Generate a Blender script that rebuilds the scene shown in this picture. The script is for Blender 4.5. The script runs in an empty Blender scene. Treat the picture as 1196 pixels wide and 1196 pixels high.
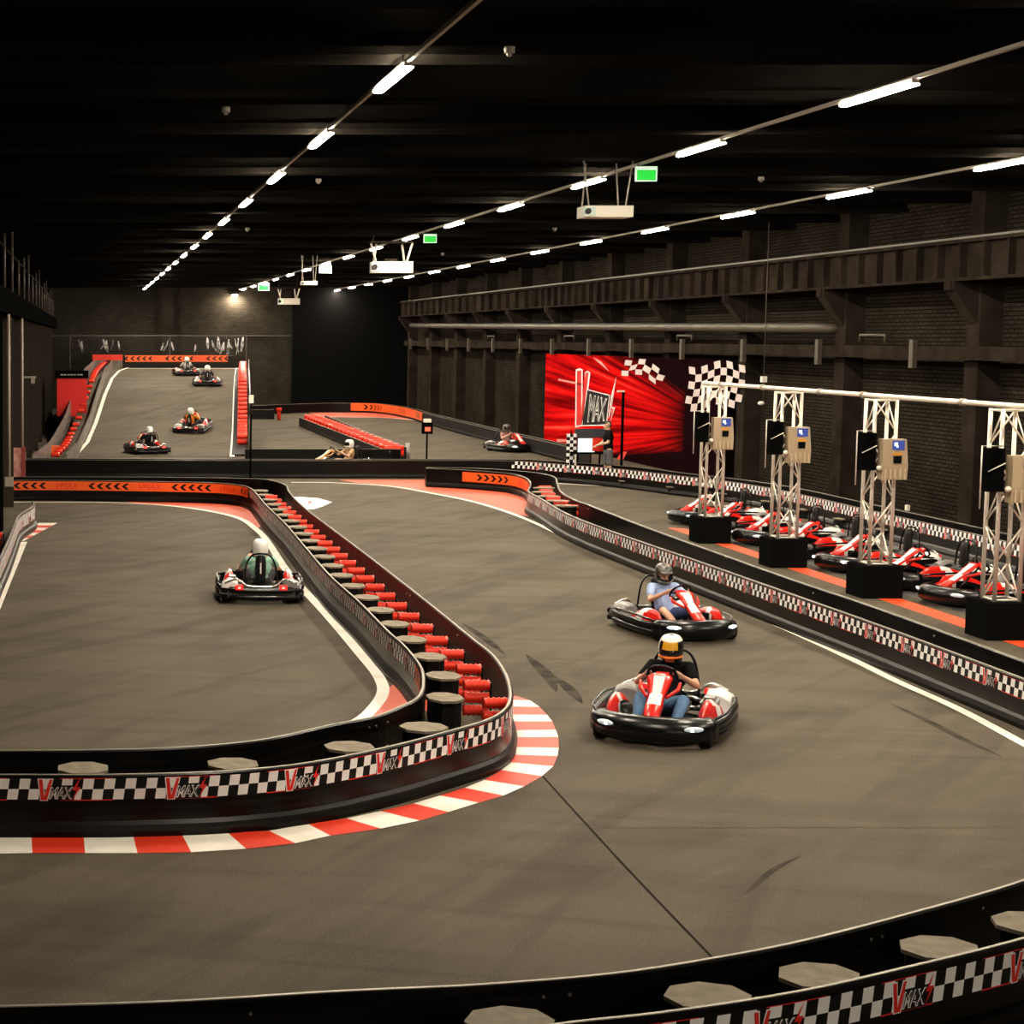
import bpy, math, random
from mathutils import Vector, Matrix
random.seed(7)
PI = math.pi
sc = bpy.context.scene
COL = sc.collection
# ------------------------------------------------------------------ camera model (4 m up, looking down the hall)
H, F, CX, CY = 4.0, 2140.0, 102.0, 598.0
TH = math.atan(204.0 / F); cT, sT = math.cos(TH), math.sin(TH)
def G(px, py, z=0.0):
    """where the sight line through a pixel of the photograph meets the level z: (x, y)"""
    a = (px - CX) / F; b = (py - CY) / F; h = H - z
    D = h * (cT - b * sT) / (b * cT + sT); zc = D * cT + h * sT
    return a * zc, D
def GD(px, py, D):
    """the point at depth D on that line"""
    b = (py - CY) / F; a = (px - CX) / F
    h = D * (b * cT + sT) / (cT - b * sT); zc = D * cT + h * sT
    return a * zc, D, H - h
# ------------------------------------------------------------------ materials
MATS = {}
def mat(name, col, rough=0.6, metal=0.0, emit=None, strength=0.0, noise=None, bump=None, spec=0.5, alpha=None, trans=0.0):
    if name in MATS: return MATS[name]
    m = bpy.data.materials.new(name); m.use_nodes = True
    nt = m.node_tree; b = nt.nodes['Principled BSDF']
    b.inputs['Base Color'].default_value = (*col, 1); b.inputs['Roughness'].default_value = rough
    b.inputs['Metallic'].default_value = metal; b.inputs['Specular IOR Level'].default_value = spec
    if trans: b.inputs['Transmission Weight'].default_value = trans
    if alpha is not None: b.inputs['Alpha'].default_value = alpha
    if emit:
        b.inputs['Emission Color'].default_value = (*emit, 1); b.inputs['Emission Strength'].default_value = strength
    if noise or bump:
        tc = nt.nodes.new('ShaderNodeTexCoord'); mp = nt.nodes.new('ShaderNodeMapping')
        nt.links.new(tc.outputs['Object'], mp.inputs['Vector'])
        n = nt.nodes.new('ShaderNodeTexNoise'); nt.links.new(mp.outputs['Vector'], n.inputs['Vector'])
        sca = (noise or bump)[0]
        mp.inputs['Scale'].default_value = sca if isinstance(sca, tuple) else (sca,) * 3
        n.inputs['Scale'].default_value = 1.0; n.inputs['Detail'].default_value = 6
        if noise:
            r = nt.nodes.new('ShaderNodeValToRGB'); nt.links.new(n.outputs['Fac'], r.inputs['Fac'])
            r.color_ramp.elements[0].position = noise[3] if len(noise) > 3 else 0.35
            r.color_ramp.elements[1].position = noise[4] if len(noise) > 4 else 0.68
            r.color_ramp.elements[0].color = (*noise[1], 1); r.color_ramp.elements[1].color = (*noise[2], 1)
            nt.links.new(r.outputs['Color'], b.inputs['Base Color'])
        if bump:
            bp = nt.nodes.new('ShaderNodeBump'); bp.inputs['Strength'].default_value = bump[1]; bp.inputs['Distance'].default_value = bump[2]
            n2 = nt.nodes.new('ShaderNodeTexNoise'); nt.links.new(tc.outputs['Object'], n2.inputs['Vector']); n2.inputs['Scale'].default_value = bump[0] if not isinstance(bump[0], tuple) else bump[0][0]
            nt.links.new(n2.outputs['Fac'], bp.inputs['Height']); nt.links.new(bp.outputs['Normal'], b.inputs['Normal'])
    MATS[name] = m
    return m
def matt(m):
    """chalk-matt paint: no gloss at all"""
    nt = m.node_tree; b = nt.nodes['Principled BSDF']; d = nt.nodes.new('ShaderNodeBsdfDiffuse'); d.inputs['Roughness'].default_value = 1
    if b.inputs['Base Color'].is_linked: nt.links.new(b.inputs['Base Color'].links[0].from_socket, d.inputs['Color'])
    else: d.inputs['Color'].default_value = b.inputs['Base Color'].default_value
    if b.inputs['Normal'].is_linked: nt.links.new(b.inputs['Normal'].links[0].from_socket, d.inputs['Normal'])
    nt.links.new(d.outputs[0], nt.nodes['Material Output'].inputs['Surface']); return m

def asphalt():
    m = bpy.data.materials.new('asphalt'); m.use_nodes = True; nt = m.node_tree; N = nt.nodes; L = nt.links
    b = N['Principled BSDF']; b.inputs['Roughness'].default_value = 0.8; b.inputs['Specular IOR Level'].default_value = 0.08
    tc = N.new('ShaderNodeTexCoord')
    def noise(scale, detail=5, rot=0.0, sc_=1.0, dist=0.0):
        mp = N.new('ShaderNodeMapping'); mp.vector_type = 'TEXTURE'; mp.inputs['Scale'].default_value = [1 / v for v in scale]; mp.inputs['Rotation'].default_value = (0, 0, rot)
        L.new(tc.outputs['Object'], mp.inputs['Vector'])
        n = N.new('ShaderNodeTexNoise'); n.inputs['Scale'].default_value = sc_; n.inputs['Detail'].default_value = detail; n.inputs['Distortion'].default_value = dist
        L.new(mp.outputs['Vector'], n.inputs['Vector']); return n.outputs['Fac']
    def ramp(src, p0, c0, p1, c1):
        r = N.new('ShaderNodeValToRGB'); L.new(src, r.inputs['Fac'])
        r.color_ramp.elements[0].position = p0; r.color_ramp.elements[1].position = p1
        r.color_ramp.elements[0].color = (*c0, 1); r.color_ramp.elements[1].color = (*c1, 1); return r.outputs['Color']
    def mul(a, bb, f=1.0):
        x = N.new('ShaderNodeMix'); x.data_type = 'RGBA'; x.blend_type = 'MULTIPLY'; x.inputs[0].default_value = f
        L.new(a, x.inputs[6]); L.new(bb, x.inputs[7]); return x.outputs[2]
    base = ramp(noise((0.35, 0.35, 1), 6), 0.3, (0.092, 0.077, 0.056), 0.75, (0.122, 0.102, 0.075))
    fine = ramp(noise((55, 55, 55), 3), 0.3, (0.74, 0.74, 0.74), 0.7, (1.16, 1.15, 1.12))
    c = mul(base, fine)
    streak = ramp(noise((1.2, 0.20, 1), 5, -0.62, 1.3, 0.9), 0.34, (0.66, 0.66, 0.66), 0.54, (1, 1, 1))
    c = mul(c, streak, 0.8)
    streak2 = ramp(noise((1.5, 0.18, 1), 5, 1.38, 1.2, 0.8), 0.36, (0.74, 0.73, 0.74), 0.52, (1, 1, 1))
    c = mul(c, streak2, 0.6)
    blot = ramp(noise((0.9, 0.9, 1), 6, 0.0, 1.0, 0.4), 0.35, (0.86, 0.85, 0.86), 0.6, (1, 1, 1))
    c = mul(c, blot, 0.7)
    L.new(c, b.inputs['Base Color'])
    bp = N.new('ShaderNodeBump'); bp.inputs['Strength'].default_value = 0.25; bp.inputs['Distance'].default_value = 0.004
    L.new(noise((120, 120, 120), 2), bp.inputs['Height']); L.new(bp.outputs['Normal'], b.inputs['Normal'])
    return m

def brick(name, c1, c2, mort, axis='YZ', scale=1.0):
    m = bpy.data.materials.new(name); m.use_nodes = True; nt = m.node_tree; N = nt.nodes; L = nt.links
    b = N['Principled BSDF']; b.inputs['Roughness'].default_value = 0.8
    tc = N.new('ShaderNodeTexCoord'); sp = N.new('ShaderNodeSeparateXYZ'); L.new(tc.outputs['Object'], sp.inputs[0])
    cb = N.new('ShaderNodeCombineXYZ'); L.new(sp.outputs['Y' if axis == 'YZ' else 'X'], cb.inputs[0]); L.new(sp.outputs['Z'], cb.inputs[1])
    t = N.new('ShaderNodeTexBrick'); L.new(cb.outputs[0], t.inputs['Vector'])
    t.inputs['Color1'].default_value = (*c1, 1); t.inputs['Color2'].default_value = (*c2, 1); t.inputs['Mortar'].default_value = (*mort, 1)
    t.inputs['Scale'].default_value = scale; t.inputs['Mortar Size'].default_value = 0.012
    t.inputs['Brick Width'].default_value = 0.26; t.inputs['Row Height'].default_value = 0.085
    n = N.new('ShaderNodeTexNoise'); L.new(tc.outputs['Object'], n.inputs['Vector']); n.inputs['Scale'].default_value = 0.7; n.inputs['Detail'].default_value = 7
    r = N.new('ShaderNodeValToRGB'); L.new(n.outputs['Fac'], r.inputs['Fac']); r.color_ramp.elements[0].position = 0.3; r.color_ramp.elements[1].position = 0.7
    r.color_ramp.elements[0].color = (0.6, 0.6, 0.6, 1); r.color_ramp.elements[1].color = (1.1, 1.1, 1.1, 1)
    x = N.new('ShaderNodeMix'); x.data_type = 'RGBA'; x.blend_type = 'MULTIPLY'; x.inputs[0].default_value = 1
    L.new(t.outputs['Color'], x.inputs[6]); L.new(r.outputs['Color'], x.inputs[7]); L.new(x.outputs[2], b.inputs['Base Color'])
    bp = N.new('ShaderNodeBump'); bp.inputs['Strength'].default_value = 0.5; bp.inputs['Distance'].default_value = 0.01
    L.new(t.outputs['Fac'], bp.inputs['Height']); bp.invert = True; L.new(bp.outputs['Normal'], b.inputs['Normal'])
    return m

M_ASPH = asphalt()
M_BRICK = brick('painted_brick', (0.040, 0.033, 0.025), (0.028, 0.023, 0.0175), (0.010, 0.008, 0.0065))
M_BRICKF = brick('painted_brick_end', (0.058, 0.051, 0.041), (0.042, 0.037, 0.030), (0.022, 0.019, 0.015), 'XZ')
M_STEEL = mat('dark_painted_steel', (0.040, 0.033, 0.027), 0.6, noise=((1.5, 1.5, 1.5), (0.018, 0.014, 0.011), (0.036, 0.028, 0.022)), spec=.25)
M_PIPE = mat('painted_pipe', (0.066, 0.055, 0.042), 0.5, spec=.3)
M_BLACK = mat('black_paint', (0.004, 0.004, 0.004), 0.7, spec=.12)
M_CEIL = mat('ceiling_black', (0.013, 0.012, 0.011), 0.75, noise=((0.6, 0.6, 0.6), (0.0016, 0.0015, 0.0013), (0.003, 0.0028, 0.0024)), spec=.06)
M_BEAM = mat('ceiling_beam_black', (0.016, 0.015, 0.013), 0.55, noise=((0.5, 3, 3), (0.004, 0.0035, 0.003), (0.010, 0.0088, 0.0072)), spec=.07)
M_RAIL = mat('black_rail_plastic', (0.012, 0.010, 0.010), 0.32, noise=((1.2, 1.2, 26), (0.0015, 0.0012, 0.001), (0.010, 0.008, 0.0065), 0.45, 0.75), spec=0.20)
M_RAILIN = mat('black_rail_inside', (0.004, 0.003, 0.0028), 0.6, spec=.15)
M_EDGE = mat('rail_edge_steel', (0.30, 0.27, 0.22), 0.45, 0.3)
M_SKIRT = mat('rubber_skirt', (0.020, 0.018, 0.017), 0.4, noise=((1.0, 1.0, 30), (0.003, 0.0025, 0.002), (0.018, 0.015, 0.012), 0.5, 0.85), spec=.15)
M_WHITE = mat('white_paint', (0.80, 0.76, 0.68), 0.55, noise=((2, 2, 2), (0.66, 0.62, 0.54), (0.84, 0.80, 0.72), 0.3, 0.55))
M_RED = mat('red_paint', (0.72, 0.045, 0.010), 0.5, noise=((2, 2, 2), (0.60, 0.026, 0.006), (0.72, 0.034, 0.007), 0.3, 0.6))
M_ORANGEF = mat('orange_floor_paint', (0.78, 0.13, 0.06), 0.55, noise=((3, 3, 3), (0.46, 0.060, 0.026), (0.60, 0.085, 0.036), 0.3, 0.6))
M_ORANGE = mat('orange_banner', (0.90, 0.115, 0.012), 0.5)
M_BANW = mat('banner_white', (0.92, 0.91, 0.90), 0.4)
M_BANK = mat('banner_black', (0.004, 0.004, 0.004), 0.4, spec=.25)
M_BANR = mat('banner_red', (0.75, 0.02, 0.015), 0.4)
M_PLATE = mat('raw_board', (0.22, 0.185, 0.135), 0.8, noise=((9, 9, 9), (0.17, 0.142, 0.10), (0.25, 0.21, 0.155)), spec=.2)
M_REDPL = mat('red_plastic', (0.78, 0.030, 0.010), 0.32)
M_LAMP = mat('lamp_diffuser', (1, 0.95, 0.85), 0.5, emit=(1.0, 0.87, 0.68), strength=78)
M_TRACK = mat('trunking_white', (0.36, 0.31, 0.25), 0.5)
M_ALU = mat('aluminium_truss', (0.80, 0.72, 0.63), 0.38, 0.25)
M_BASE = mat('black_base_box', (0.006, 0.006, 0.006), 0.65, spec=.2)
M_BEIGE = mat('beige_housing', (0.44, 0.34, 0.22), 0.5)
M_BEIGED = mat('beige_housing_slot', (0.30, 0.22, 0.14), 0.5)
M_SCR = mat('terminal_screen', (0.02, 0.03, 0.08), 0.2, emit=(0.08, 0.12, 0.50), strength=0.10)
M_SCRW = mat('screen_glow', (0.8, 0.9, 1), 0.3, emit=(0.5, 0.6, 1.0), strength=0.35)
M_AMBER = mat('amber_label', (0.75, 0.33, 0.02), 0.5)
M_GREEN = mat('exit_green', (0.0, 0.16, 0.015), 0.4, emit=(0.0, 0.60, 0.03), strength=0.20)
M_EXW = mat('exit_white', (0.8, 0.9, 0.8), 0.4, emit=(0.55, 0.75, 0.6), strength=0.13)
M_WBOX = mat('white_casing', (0.80, 0.76, 0.66), 0.5)
M_KBLK = mat('kart_black_plastic', (0.003, 0.003, 0.0034), 0.26, spec=.32)
M_KRED = mat('kart_red_plastic', (0.72, 0.018, 0.010), 0.22)
M_KWHT = mat('kart_white_plastic', (0.82, 0.80, 0.77), 0.25)
M_KGRY = mat('kart_grey_plastic', (0.20, 0.19, 0.185), 0.35)
M_TYRE = mat('tyre_rubber', (0.006, 0.006, 0.006), 0.75, spec=.2)
M_CHROME = mat('steel_tube', (0.62, 0.60, 0.56), 0.25, 0.9)
M_HEAD = mat('headlight_lens', (0.8, 0.9, 1.0), 0.2, emit=(0.72, 0.86, 1.0), strength=14)
M_HEADOFF = mat('headlight_dim', (0.75, 0.82, 0.86), 0.2, emit=(0.6, 0.75, 0.8), strength=0.06)
M_TAIL = mat('tail_light_lens', (0.20, 0.002, 0.002), 0.3, emit=(1.0, 0.015, 0.01), strength=0.22)
M_SKIN = mat('skin', (0.62, 0.36, 0.24), 0.55)
M_VISOR = mat('dark_visor', (0.012, 0.010, 0.010), 0.12)
# ------------------------------------------------------------------ mesh builder
for m_ in (M_BRICK, M_BRICKF, M_STEEL, M_BLACK, M_CEIL, M_BEAM, M_BASE): matt(m_)
class MB:
    def __init__(s): s.v = []; s.f = []; s.m = []; s.sm = []
    def add(s, vs, fs, mi=0, smooth=False):
        o = len(s.v); s.v += [tuple(v) for v in vs]
        for f in fs: s.f.append(tuple(i + o for i in f)); s.m.append(mi); s.sm.append(smooth)
        return s
    def box(s, c, d, mi=0, rot=None):
        hx, hy, hz = d[0] / 2, d[1] / 2, d[2] / 2
        vs = [Vector((x, y, z)) for x in (-hx, hx) for y in (-hy, hy) for z in (-hz, hz)]
        if rot is not None: vs = [rot @ v for v in vs]
        vs = [v + Vector(c) for v in vs]
        return s.add(vs, [(0, 1, 3, 2), (4, 6, 7, 5), (0, 4, 5, 1), (2, 3, 7, 6), (0, 2, 6, 4), (1, 5, 7, 3)], mi)
    def box2(s, a, b, mi=0):
        return s.box([(a[i] + b[i]) / 2 for i in range(3)], [abs(a[i] - b[i]) for i in range(3)], mi)
    def rings(s, rs, mi=0, caps=True, smooth=True, closed=False):
        n = len(rs[0]); o = len(s.v); s.v += [tuple(p) for r in rs for p in r]
        K = len(rs) if closed else len(rs) - 1
        for k in range(K):
            a = o + k * n; b = o + ((k + 1) % len(rs)) * n
            for i in range(n):
                j = (i + 1) % n; s.f.append((a + i, a + j, b + j, b + i)); s.m.append(mi); s.sm.append(smooth)
        if caps and not closed:
            s.f.append(tuple(o + i for i in reversed(range(n)))); s.m.append(mi); s.sm.append(False)
            s.f.append(tuple(o + (len(rs) - 1) * n + i for i in range(n))); s.m.append(mi); s.sm.append(False)
        return s
    def tube(s, pts, r, n=8, mi=0, closed=False, caps=True):
        pts = [Vector(p) for p in pts]; K = len(pts)
        rr = r if isinstance(r, (list, tuple)) else [r] * K
        rs = []; up = None
        for i, p in enumerate(pts):
            a = pts[(i - 1) % K] if (closed or i > 0) else p; b = pts[(i + 1) % K] if (closed or i < K - 1) else p
            t = (b - a).normalized()
            if up is None: up = Vector((0, 0, 1)) if abs(t.z) < 0.9 else Vector((1, 0, 0))
            x = t.cross(up).normalized(); y = x.cross(t).normalized(); up = y
            rs.append([p + x * math.cos(2 * PI * k / n) * rr[i] + y * math.sin(2 * PI * k / n) * rr[i] for k in range(n)])
        return s.rings(rs, mi, caps, True, closed)
    def cyl(s, p0, p1, r, n=16, mi=0, r1=None): return s.tube([p0, p1], [r, r if r1 is None else r1], n, mi)
    def ell(s, c, r, n=14, m=9, mi=0, rot=None):
        rs = []
        for j in range(1, m):
            ph = PI * j / m; ring = []
            for i in range(n):
                th = 2 * PI * i / n
                v = Vector((r[0] * math.sin(ph) * math.cos(th), r[1] * math.sin(ph) * math.sin(th), -r[2] * math.cos(ph)))
                if rot is not None: v = rot @ v
                ring.append(v + Vector(c))
            rs.append(ring)
        return s.rings(rs, mi)
    def quad(s, a, b, c, d, mi=0): return s.add([a, b, c, d], [(0, 1, 2, 3)], mi)
    def build(s, name, mats, parent=None, world=True):
        me = bpy.data.meshes.new(name)
        off = Vector((0, 0, 0))
        if parent is not None and world:
            off = Vector(parent.location); q = parent.parent
            while q is not None: off += Vector(q.location); q = q.parent
        me.from_pydata([tuple(Vector(v) - off) for v in s.v], [], s.f)
        if not isinstance(mats, (list, tuple)): mats = [mats]
        for m_ in mats: me.materials.append(m_)
        me.polygons.foreach_set('material_index', s.m); me.polygons.foreach_set('use_smooth', s.sm); me.update()
        o = bpy.data.objects.new(name, me); COL.objects.link(o); o.parent = parent
        return o
def tag(o, label=None, cat=None, group=None, kind=None):
    if label: o['label'] = label
    if cat: o['category'] = cat
    if group: o['group'] = group
    if kind: o['kind'] = kind
    return o
def empty(name, loc=(0, 0, 0), label=None, cat=None, group=None, kind=None):
    o = bpy.data.objects.new(name, None); COL.objects.link(o); o.location = loc; o.empty_display_size = 0.2
    return tag(o, label, cat, group, kind)
def copy_tree(o, parent=None, swap=None):
    c = o.copy(); COL.objects.link(c); c.parent = parent
    if swap and c.type == 'MESH' and any(s_.name in swap for s_ in c.data.materials if s_):
        c.data = c.data.copy()
        for i, s_ in enumerate(c.data.materials):
            if s_ and s_.name in swap: c.data.materials[i] = swap[s_.name]
    for ch in list(o.children): copy_tree(ch, c, swap)
    return c
ORD = ['first', 'second', 'third', 'fourth', 'fifth', 'sixth', 'seventh', 'eighth', 'ninth', 'tenth', 'eleventh', 'twelfth', 'thirteenth', 'fourteenth', 'fifteenth', 'sixteenth', 'seventeenth', 'eighteenth', 'nineteenth']
# ------------------------------------------------------------------ paths
class Path:
    """smooth line through points; s = metres along it"""
    def __init__(self, pts, step=0.12, smooth=True):
        P = [Vector(p if len(p) == 3 else (p[0], p[1], 0)) for p in pts]
        fine = []
        if smooth and len(P) > 2:
            Q = [P[0] * 2 - P[1]] + P + [P[-1] * 2 - P[-2]]
            for i in range(1, len(Q) - 2):
                p0, p1, p2, p3 = Q[i - 1], Q[i], Q[i + 1], Q[i + 2]
                # centripetal parametrisation keeps unequal spacing calm
                t0 = 0; t1 = t0 + max(1e-4, (p1 - p0).length) ** .5; t2 = t1 + max(1e-4, (p2 - p1).length) ** .5; t3 = t2 + max(1e-4, (p3 - p2).length) ** .5
                n = max(2, int((p2 - p1).length / 0.05))
                for k in range(n):
                    t = t1 + (t2 - t1) * k / n
                    A1 = p0 * ((t1 - t) / (t1 - t0)) + p1 * ((t - t0) / (t1 - t0)); A2 = p1 * ((t2 - t) / (t2 - t1)) + p2 * ((t - t1) / (t2 - t1)); A3 = p2 * ((t3 - t) / (t3 - t2)) + p3 * ((t - t2) / (t3 - t2))
                    B1 = A1 * ((t2 - t) / (t2 - t0)) + A2 * ((t - t0) / (t2 - t0)); B2 = A2 * ((t3 - t) / (t3 - t1)) + A3 * ((t - t1) / (t3 - t1))
                    fine.append(B1 * ((t2 - t) / (t2 - t1)) + B2 * ((t - t1) / (t2 - t1)))
            fine.append(P[-1])
        else: fine = P
        self.p = fine; self.s = [0.0]
        for a, b in zip(fine, fine[1:]): self.s.append(self.s[-1] + (b - a).length)
        self.L = self.s[-1]; self.k = 0
        n = max(1, round(self.L / step)); self.q = [self.at(self.L * i / n) for i in range(n + 1)]
    def at(self, s):
        s = min(max(s, 0.0), self.L); lo, hi = 0, len(self.s) - 1
        while hi - lo > 1:
            m = (lo + hi) // 2
            if self.s[m] <= s: lo = m
            else: hi = m
        d = self.s[hi] - self.s[lo]
        return self.p[lo].lerp(self.p[hi], (s - self.s[lo]) / d if d > 1e-9 else 0)
    def frame(self, s, e=0.12):
        a, b = self.at(s - e), self.at(s + e); t = b - a; t.z = 0
        t = t.normalized() if t.length > 1e-9 else Vector((0, 1, 0))
        return self.at(s), t, Vector((-t.y, t.x, 0))
    def near(self, x, y):
        best = min(range(len(self.p)), key=lambda i: (self.p[i].x - x) ** 2 + (self.p[i].y - y) ** 2); return self.s[best]
def sweep(mb, path, prof, mi=0, s0=0.0, s1=None, step=0.12, smooth=False):
    """prof: closed list of (n, z), n to the left of the travel direction"""
    s1 = path.L if s1 is None else s1; n = max(1, round((s1 - s0) / step)); rs = []
    for i in range(n + 1):
        p, t, nn = path.frame(s0 + (s1 - s0) * i / n); rs.append([p + nn * a + Vector((0, 0, b)) for a, b in prof])
    return mb.rings(rs, mi, True, smooth)
def strip(mb, path, w0, w1, z, mi=0, s0=0.0, s1=None, step=0.15):
    s1 = path.L if s1 is None else s1; n = max(1, round((s1 - s0) / step)); prev = None
    for i in range(n + 1):
        p, t, nn = path.frame(s0 + (s1 - s0) * i / n); a = p + nn * w0; b = p + nn * w1; a.z += z; b.z += z
        if prev: mb.quad(prev[0], a, b, prev[1], mi)
        prev = (a, b)
    return mb
# ------------------------------------------------------------------ lettering
_txt = {}
def text_mesh(s, size=1.0, shear=0.0, offset=0.0, space=1.0):
    key = (s, size, shear, offset, space)
    if key in _txt: return _txt[key]
    cu = bpy.data.curves.new('lettering', 'FONT'); cu.body = s; cu.size = size; cu.shear = shear; cu.offset = offset; cu.space_character = space; cu.resolution_u = 2
    o = bpy.data.objects.new('lettering', cu); COL.objects.link(o); bpy.context.view_layer.update()
    me = bpy.data.meshes.new_from_object(o.evaluated_get(bpy.context.evaluated_depsgraph_get()))
    r = ([(v.co.x, v.co.y) for v in me.vertices], [tuple(p.vertices) for p in me.polygons])
    bpy.data.objects.remove(o); bpy.data.curves.remove(cu); bpy.data.meshes.remove(me)
    _txt[key] = r
    return r
def fit(vf, x0, y0, w, h):
    vs, fs = vf; xs = [v[0] for v in vs]; ys = [v[1] for v in vs]; ax, bx, ay, by = min(xs), max(xs), min(ys), max(ys)
    return [(x0 + (x - ax) / (bx - ax) * w, y0 + (y - ay) / (by - ay) * h) for x, y in vs], fs
def flat_logo():
    """layers of the red/white/black race logo in a 1.0 x 0.5 frame: (verts, faces, colour key, lift)"""
    out = []
    def poly(pts, c, l): out.append((pts, [tuple(range(len(pts)))], c, l))
    def tri(pts, faces, c, l): out.append((pts, faces, c, l))
    tri([(-.02, .52), (.12, .52), (.14, .14), (.25, .52), (.36, .52), (.22, -.02), (.04, -.02)], [(0, 6, 2, 1), (2, 6, 5), (2, 5, 4, 3)], 'w', 1)
    tri([(.01, .50), (.095, .50), (.135, .09), (.27, .50), (.335, .50), (.20, .0), (.06, .0)], [(0, 6, 2, 1), (2, 6, 5), (2, 5, 4, 3)], 'r', 3)
    poly([(.24, .0), (.84, .0), (.92, .36), (.30, .36)], 'k', 2)
    vs, fs = fit(text_mesh('MAX', 1, 0.25, 0.035, 0.9), .25, .03, .58, .29); out.append((vs, fs, 'w', 3))
    vs, fs = fit(text_mesh('MAX', 1, 0.25, -0.005, 0.96), .27, .05, .54, .25); out.append((vs, fs, 'k', 4))
    tri([(1.0, .56), (.80, .24), (.90, .24), (.78, -.02), (1.0, .32), (.90, .32)], [(0, 1, 5), (1, 2, 5), (2, 4, 5), (2, 3, 4)], 'r', 5)
    return out
LOGO = flat_logo()
LK = {'w': 0, 'k': 1, 'r': 2}
def on_path(mb, path, side, off, s_c, z_c, layers, w, idx):
    """wrap flat layers (x 0..1) on the face of a rail: x reads left to right as seen from outside"""
    for vs, fs, c, lift in layers:
        pts = []
        for x, y in vs:
            u = (x - .5) * w; p, t, nn = path.frame(s_c + (-u if side > 0 else u)); q = p + nn * side * (off + 0.0012 * lift); q.z += z_c + y * w
            pts.append(q)
        mb.add(pts, fs, idx[c])
CELL = 0.085
def checker(parent, path, side, off, z0, z1, s0=0.0, s1=None, logos=True, every=12, phase=0):
    mb = MB(); s1 = path.L if s1 is None else s1; n = int((s1 - s0) / CELL); zm = (z0 + z1) / 2; sg = -1 if side > 0 else 1
    def pt(u, z):
        p, t, nn = path.frame(u); q = p + nn * side * off; q.z += z; return q
    for i in range(n):
        a = s0 + i * CELL
        for r in (0, 1):
            zz0, zz1 = (z0, zm) if r == 0 else (zm, z1)
            sh0 = sg * 0.012 * r * 1.0; sh1 = sg * 0.012 * (r + 1)
            mb.quad(pt(a + sh0, zz0), pt(a + CELL + sh0, zz0), pt(a + CELL + sh1, zz1), pt(a + sh1, zz1), (i + r) % 2)
        if logos and (i + phase) % every == 0 and i > 2 and i < n - 3:
            on_path(mb, path, side, off, a + 2 * CELL * -sg * 0, z0 - 0.005, LOGO, 0.34, LK)
    # thin red piping on both edges of the band
    for za, zb in ((z0 - .008, z0), (z1, z1 + .005)):
        for i in range(0, n):
            if (i // 5) % 2: 
                a = s0 + i * CELL; mb.quad(pt(a, za), pt(a + CELL, za), pt(a + CELL, zb), pt(a, zb), 2)
    o = mb.build('checkered_banner', [M_BANW, M_BANK, M_BANR], parent); return o
def chevron_band(parent, path, side, off, z0, z1, s0, s1, point=-1, pattern='C5 L C5 L', wear=1.0, name='orange_banner'):
    """orange band with groups of black chevrons and the logo lettering; point = -1 chevrons point to the reader's left"""
    mb = MB(); n = max(1, round((s1 - s0) / 0.12))
    def pt(u, z, l=0.0):
        p, t, nn = path.frame(u); q = p + nn * side * (off + l); q.z += z; return q
    for i in range(n):
        a = s0 + (s1 - s0) * i / n; b = s0 + (s1 - s0) * (i + 1) / n
        mb.quad(pt(a, z0), pt(b, z0), pt(b, z1), pt(a, z1), 0)
    h = z1 - z0; cw = h * 0.95; items = pattern.split(); L = s1 - s0
    tot = sum(int(x[1:]) * cw if x[0] == 'C' else h * 4.2 for x in items); gap = (L - tot) / (len(items) + 1); u = gap
    dr = lambda u: (s1 - u) if side > 0 else (s0 + u)
    for x in items:
        if x[0] == 'C':
            for k in range(int(x[1:])):
                c = u + k * cw; d = point * h * .18; w = h * .2
                A = [(-w, .5), (d * 2 - w, 0) if 0 else (-w, .5)]
                x0 = c + cw * .5
                for sgn in (1, -1):
                    q = [(x0 + d * 1.2 - w, 0), (x0 + d * 1.2 + w, 0), (x0 - d * 1.2 + w, sgn * .34 * h), (x0 - d * 1.2 - w, sgn * .34 * h)]
                    mb.quad(*[pt(dr(a), (z0 + z1) / 2 + b, .002) for a, b in q], 1)
            u += int(x[1:]) * cw + gap
        else:
            wd = h * 4.2
            vs, fs = fit(text_mesh('VMAX', 1, 0.3, 0.0, 1.0), 0, -.32 * h, wd * .62, .62 * h)
            mb.add([pt(dr(u + wd * .2 + a), (z0 + z1) / 2 + b, .002) for a, b in vs], fs, 2)
            u += wd + gap
    return mb.build(name, [M_ORANGE, M_BANK, M_BANR], parent)
# ------------------------------------------------------------------ barrier pieces
def rail(parent, path, out, h=0.5, s0=0.0, s1=None, skirt=True, name='rail', edge=True, m=None):
    """black plastic panel following the path, its outer face on the side `out` (+1 left, -1 right)"""
    mb = MB(); o = out
    prof = [(-.022 * o, .03), (.022 * o, .03), (.030 * o, .10), (.022 * o, .115), (.022 * o, h - .01), (.012 * o, h), (-.012 * o, h), (-.022 * o, h - .01)]
    if o < 0: prof = prof[::-1]
    sweep(mb, path, prof, 0, s0, s1)
    r = mb.build(name, m or M_RAIL, parent)
    if skirt:
        mb = MB(); prof = [(.010 * o, .0), (.070 * o, .0), (.078 * o, .05), (.060 * o, .10), (.030 * o, .13), (.010 * o, .13)]
        if o < 0: prof = prof[::-1]
        sweep(mb, path, prof, 0, s0, s1); mb.build('rubber_skirt', M_SKIRT, r)
    if edge:
        mb = MB(); prof = [(-.011, h - .004), (.011, h - .004), (.011, h + .006), (-.011, h + .006)]
        sweep(mb, path, prof, 0, s0, s1); mb.build('top_edge', M_EDGE, r)
    return r
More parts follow.
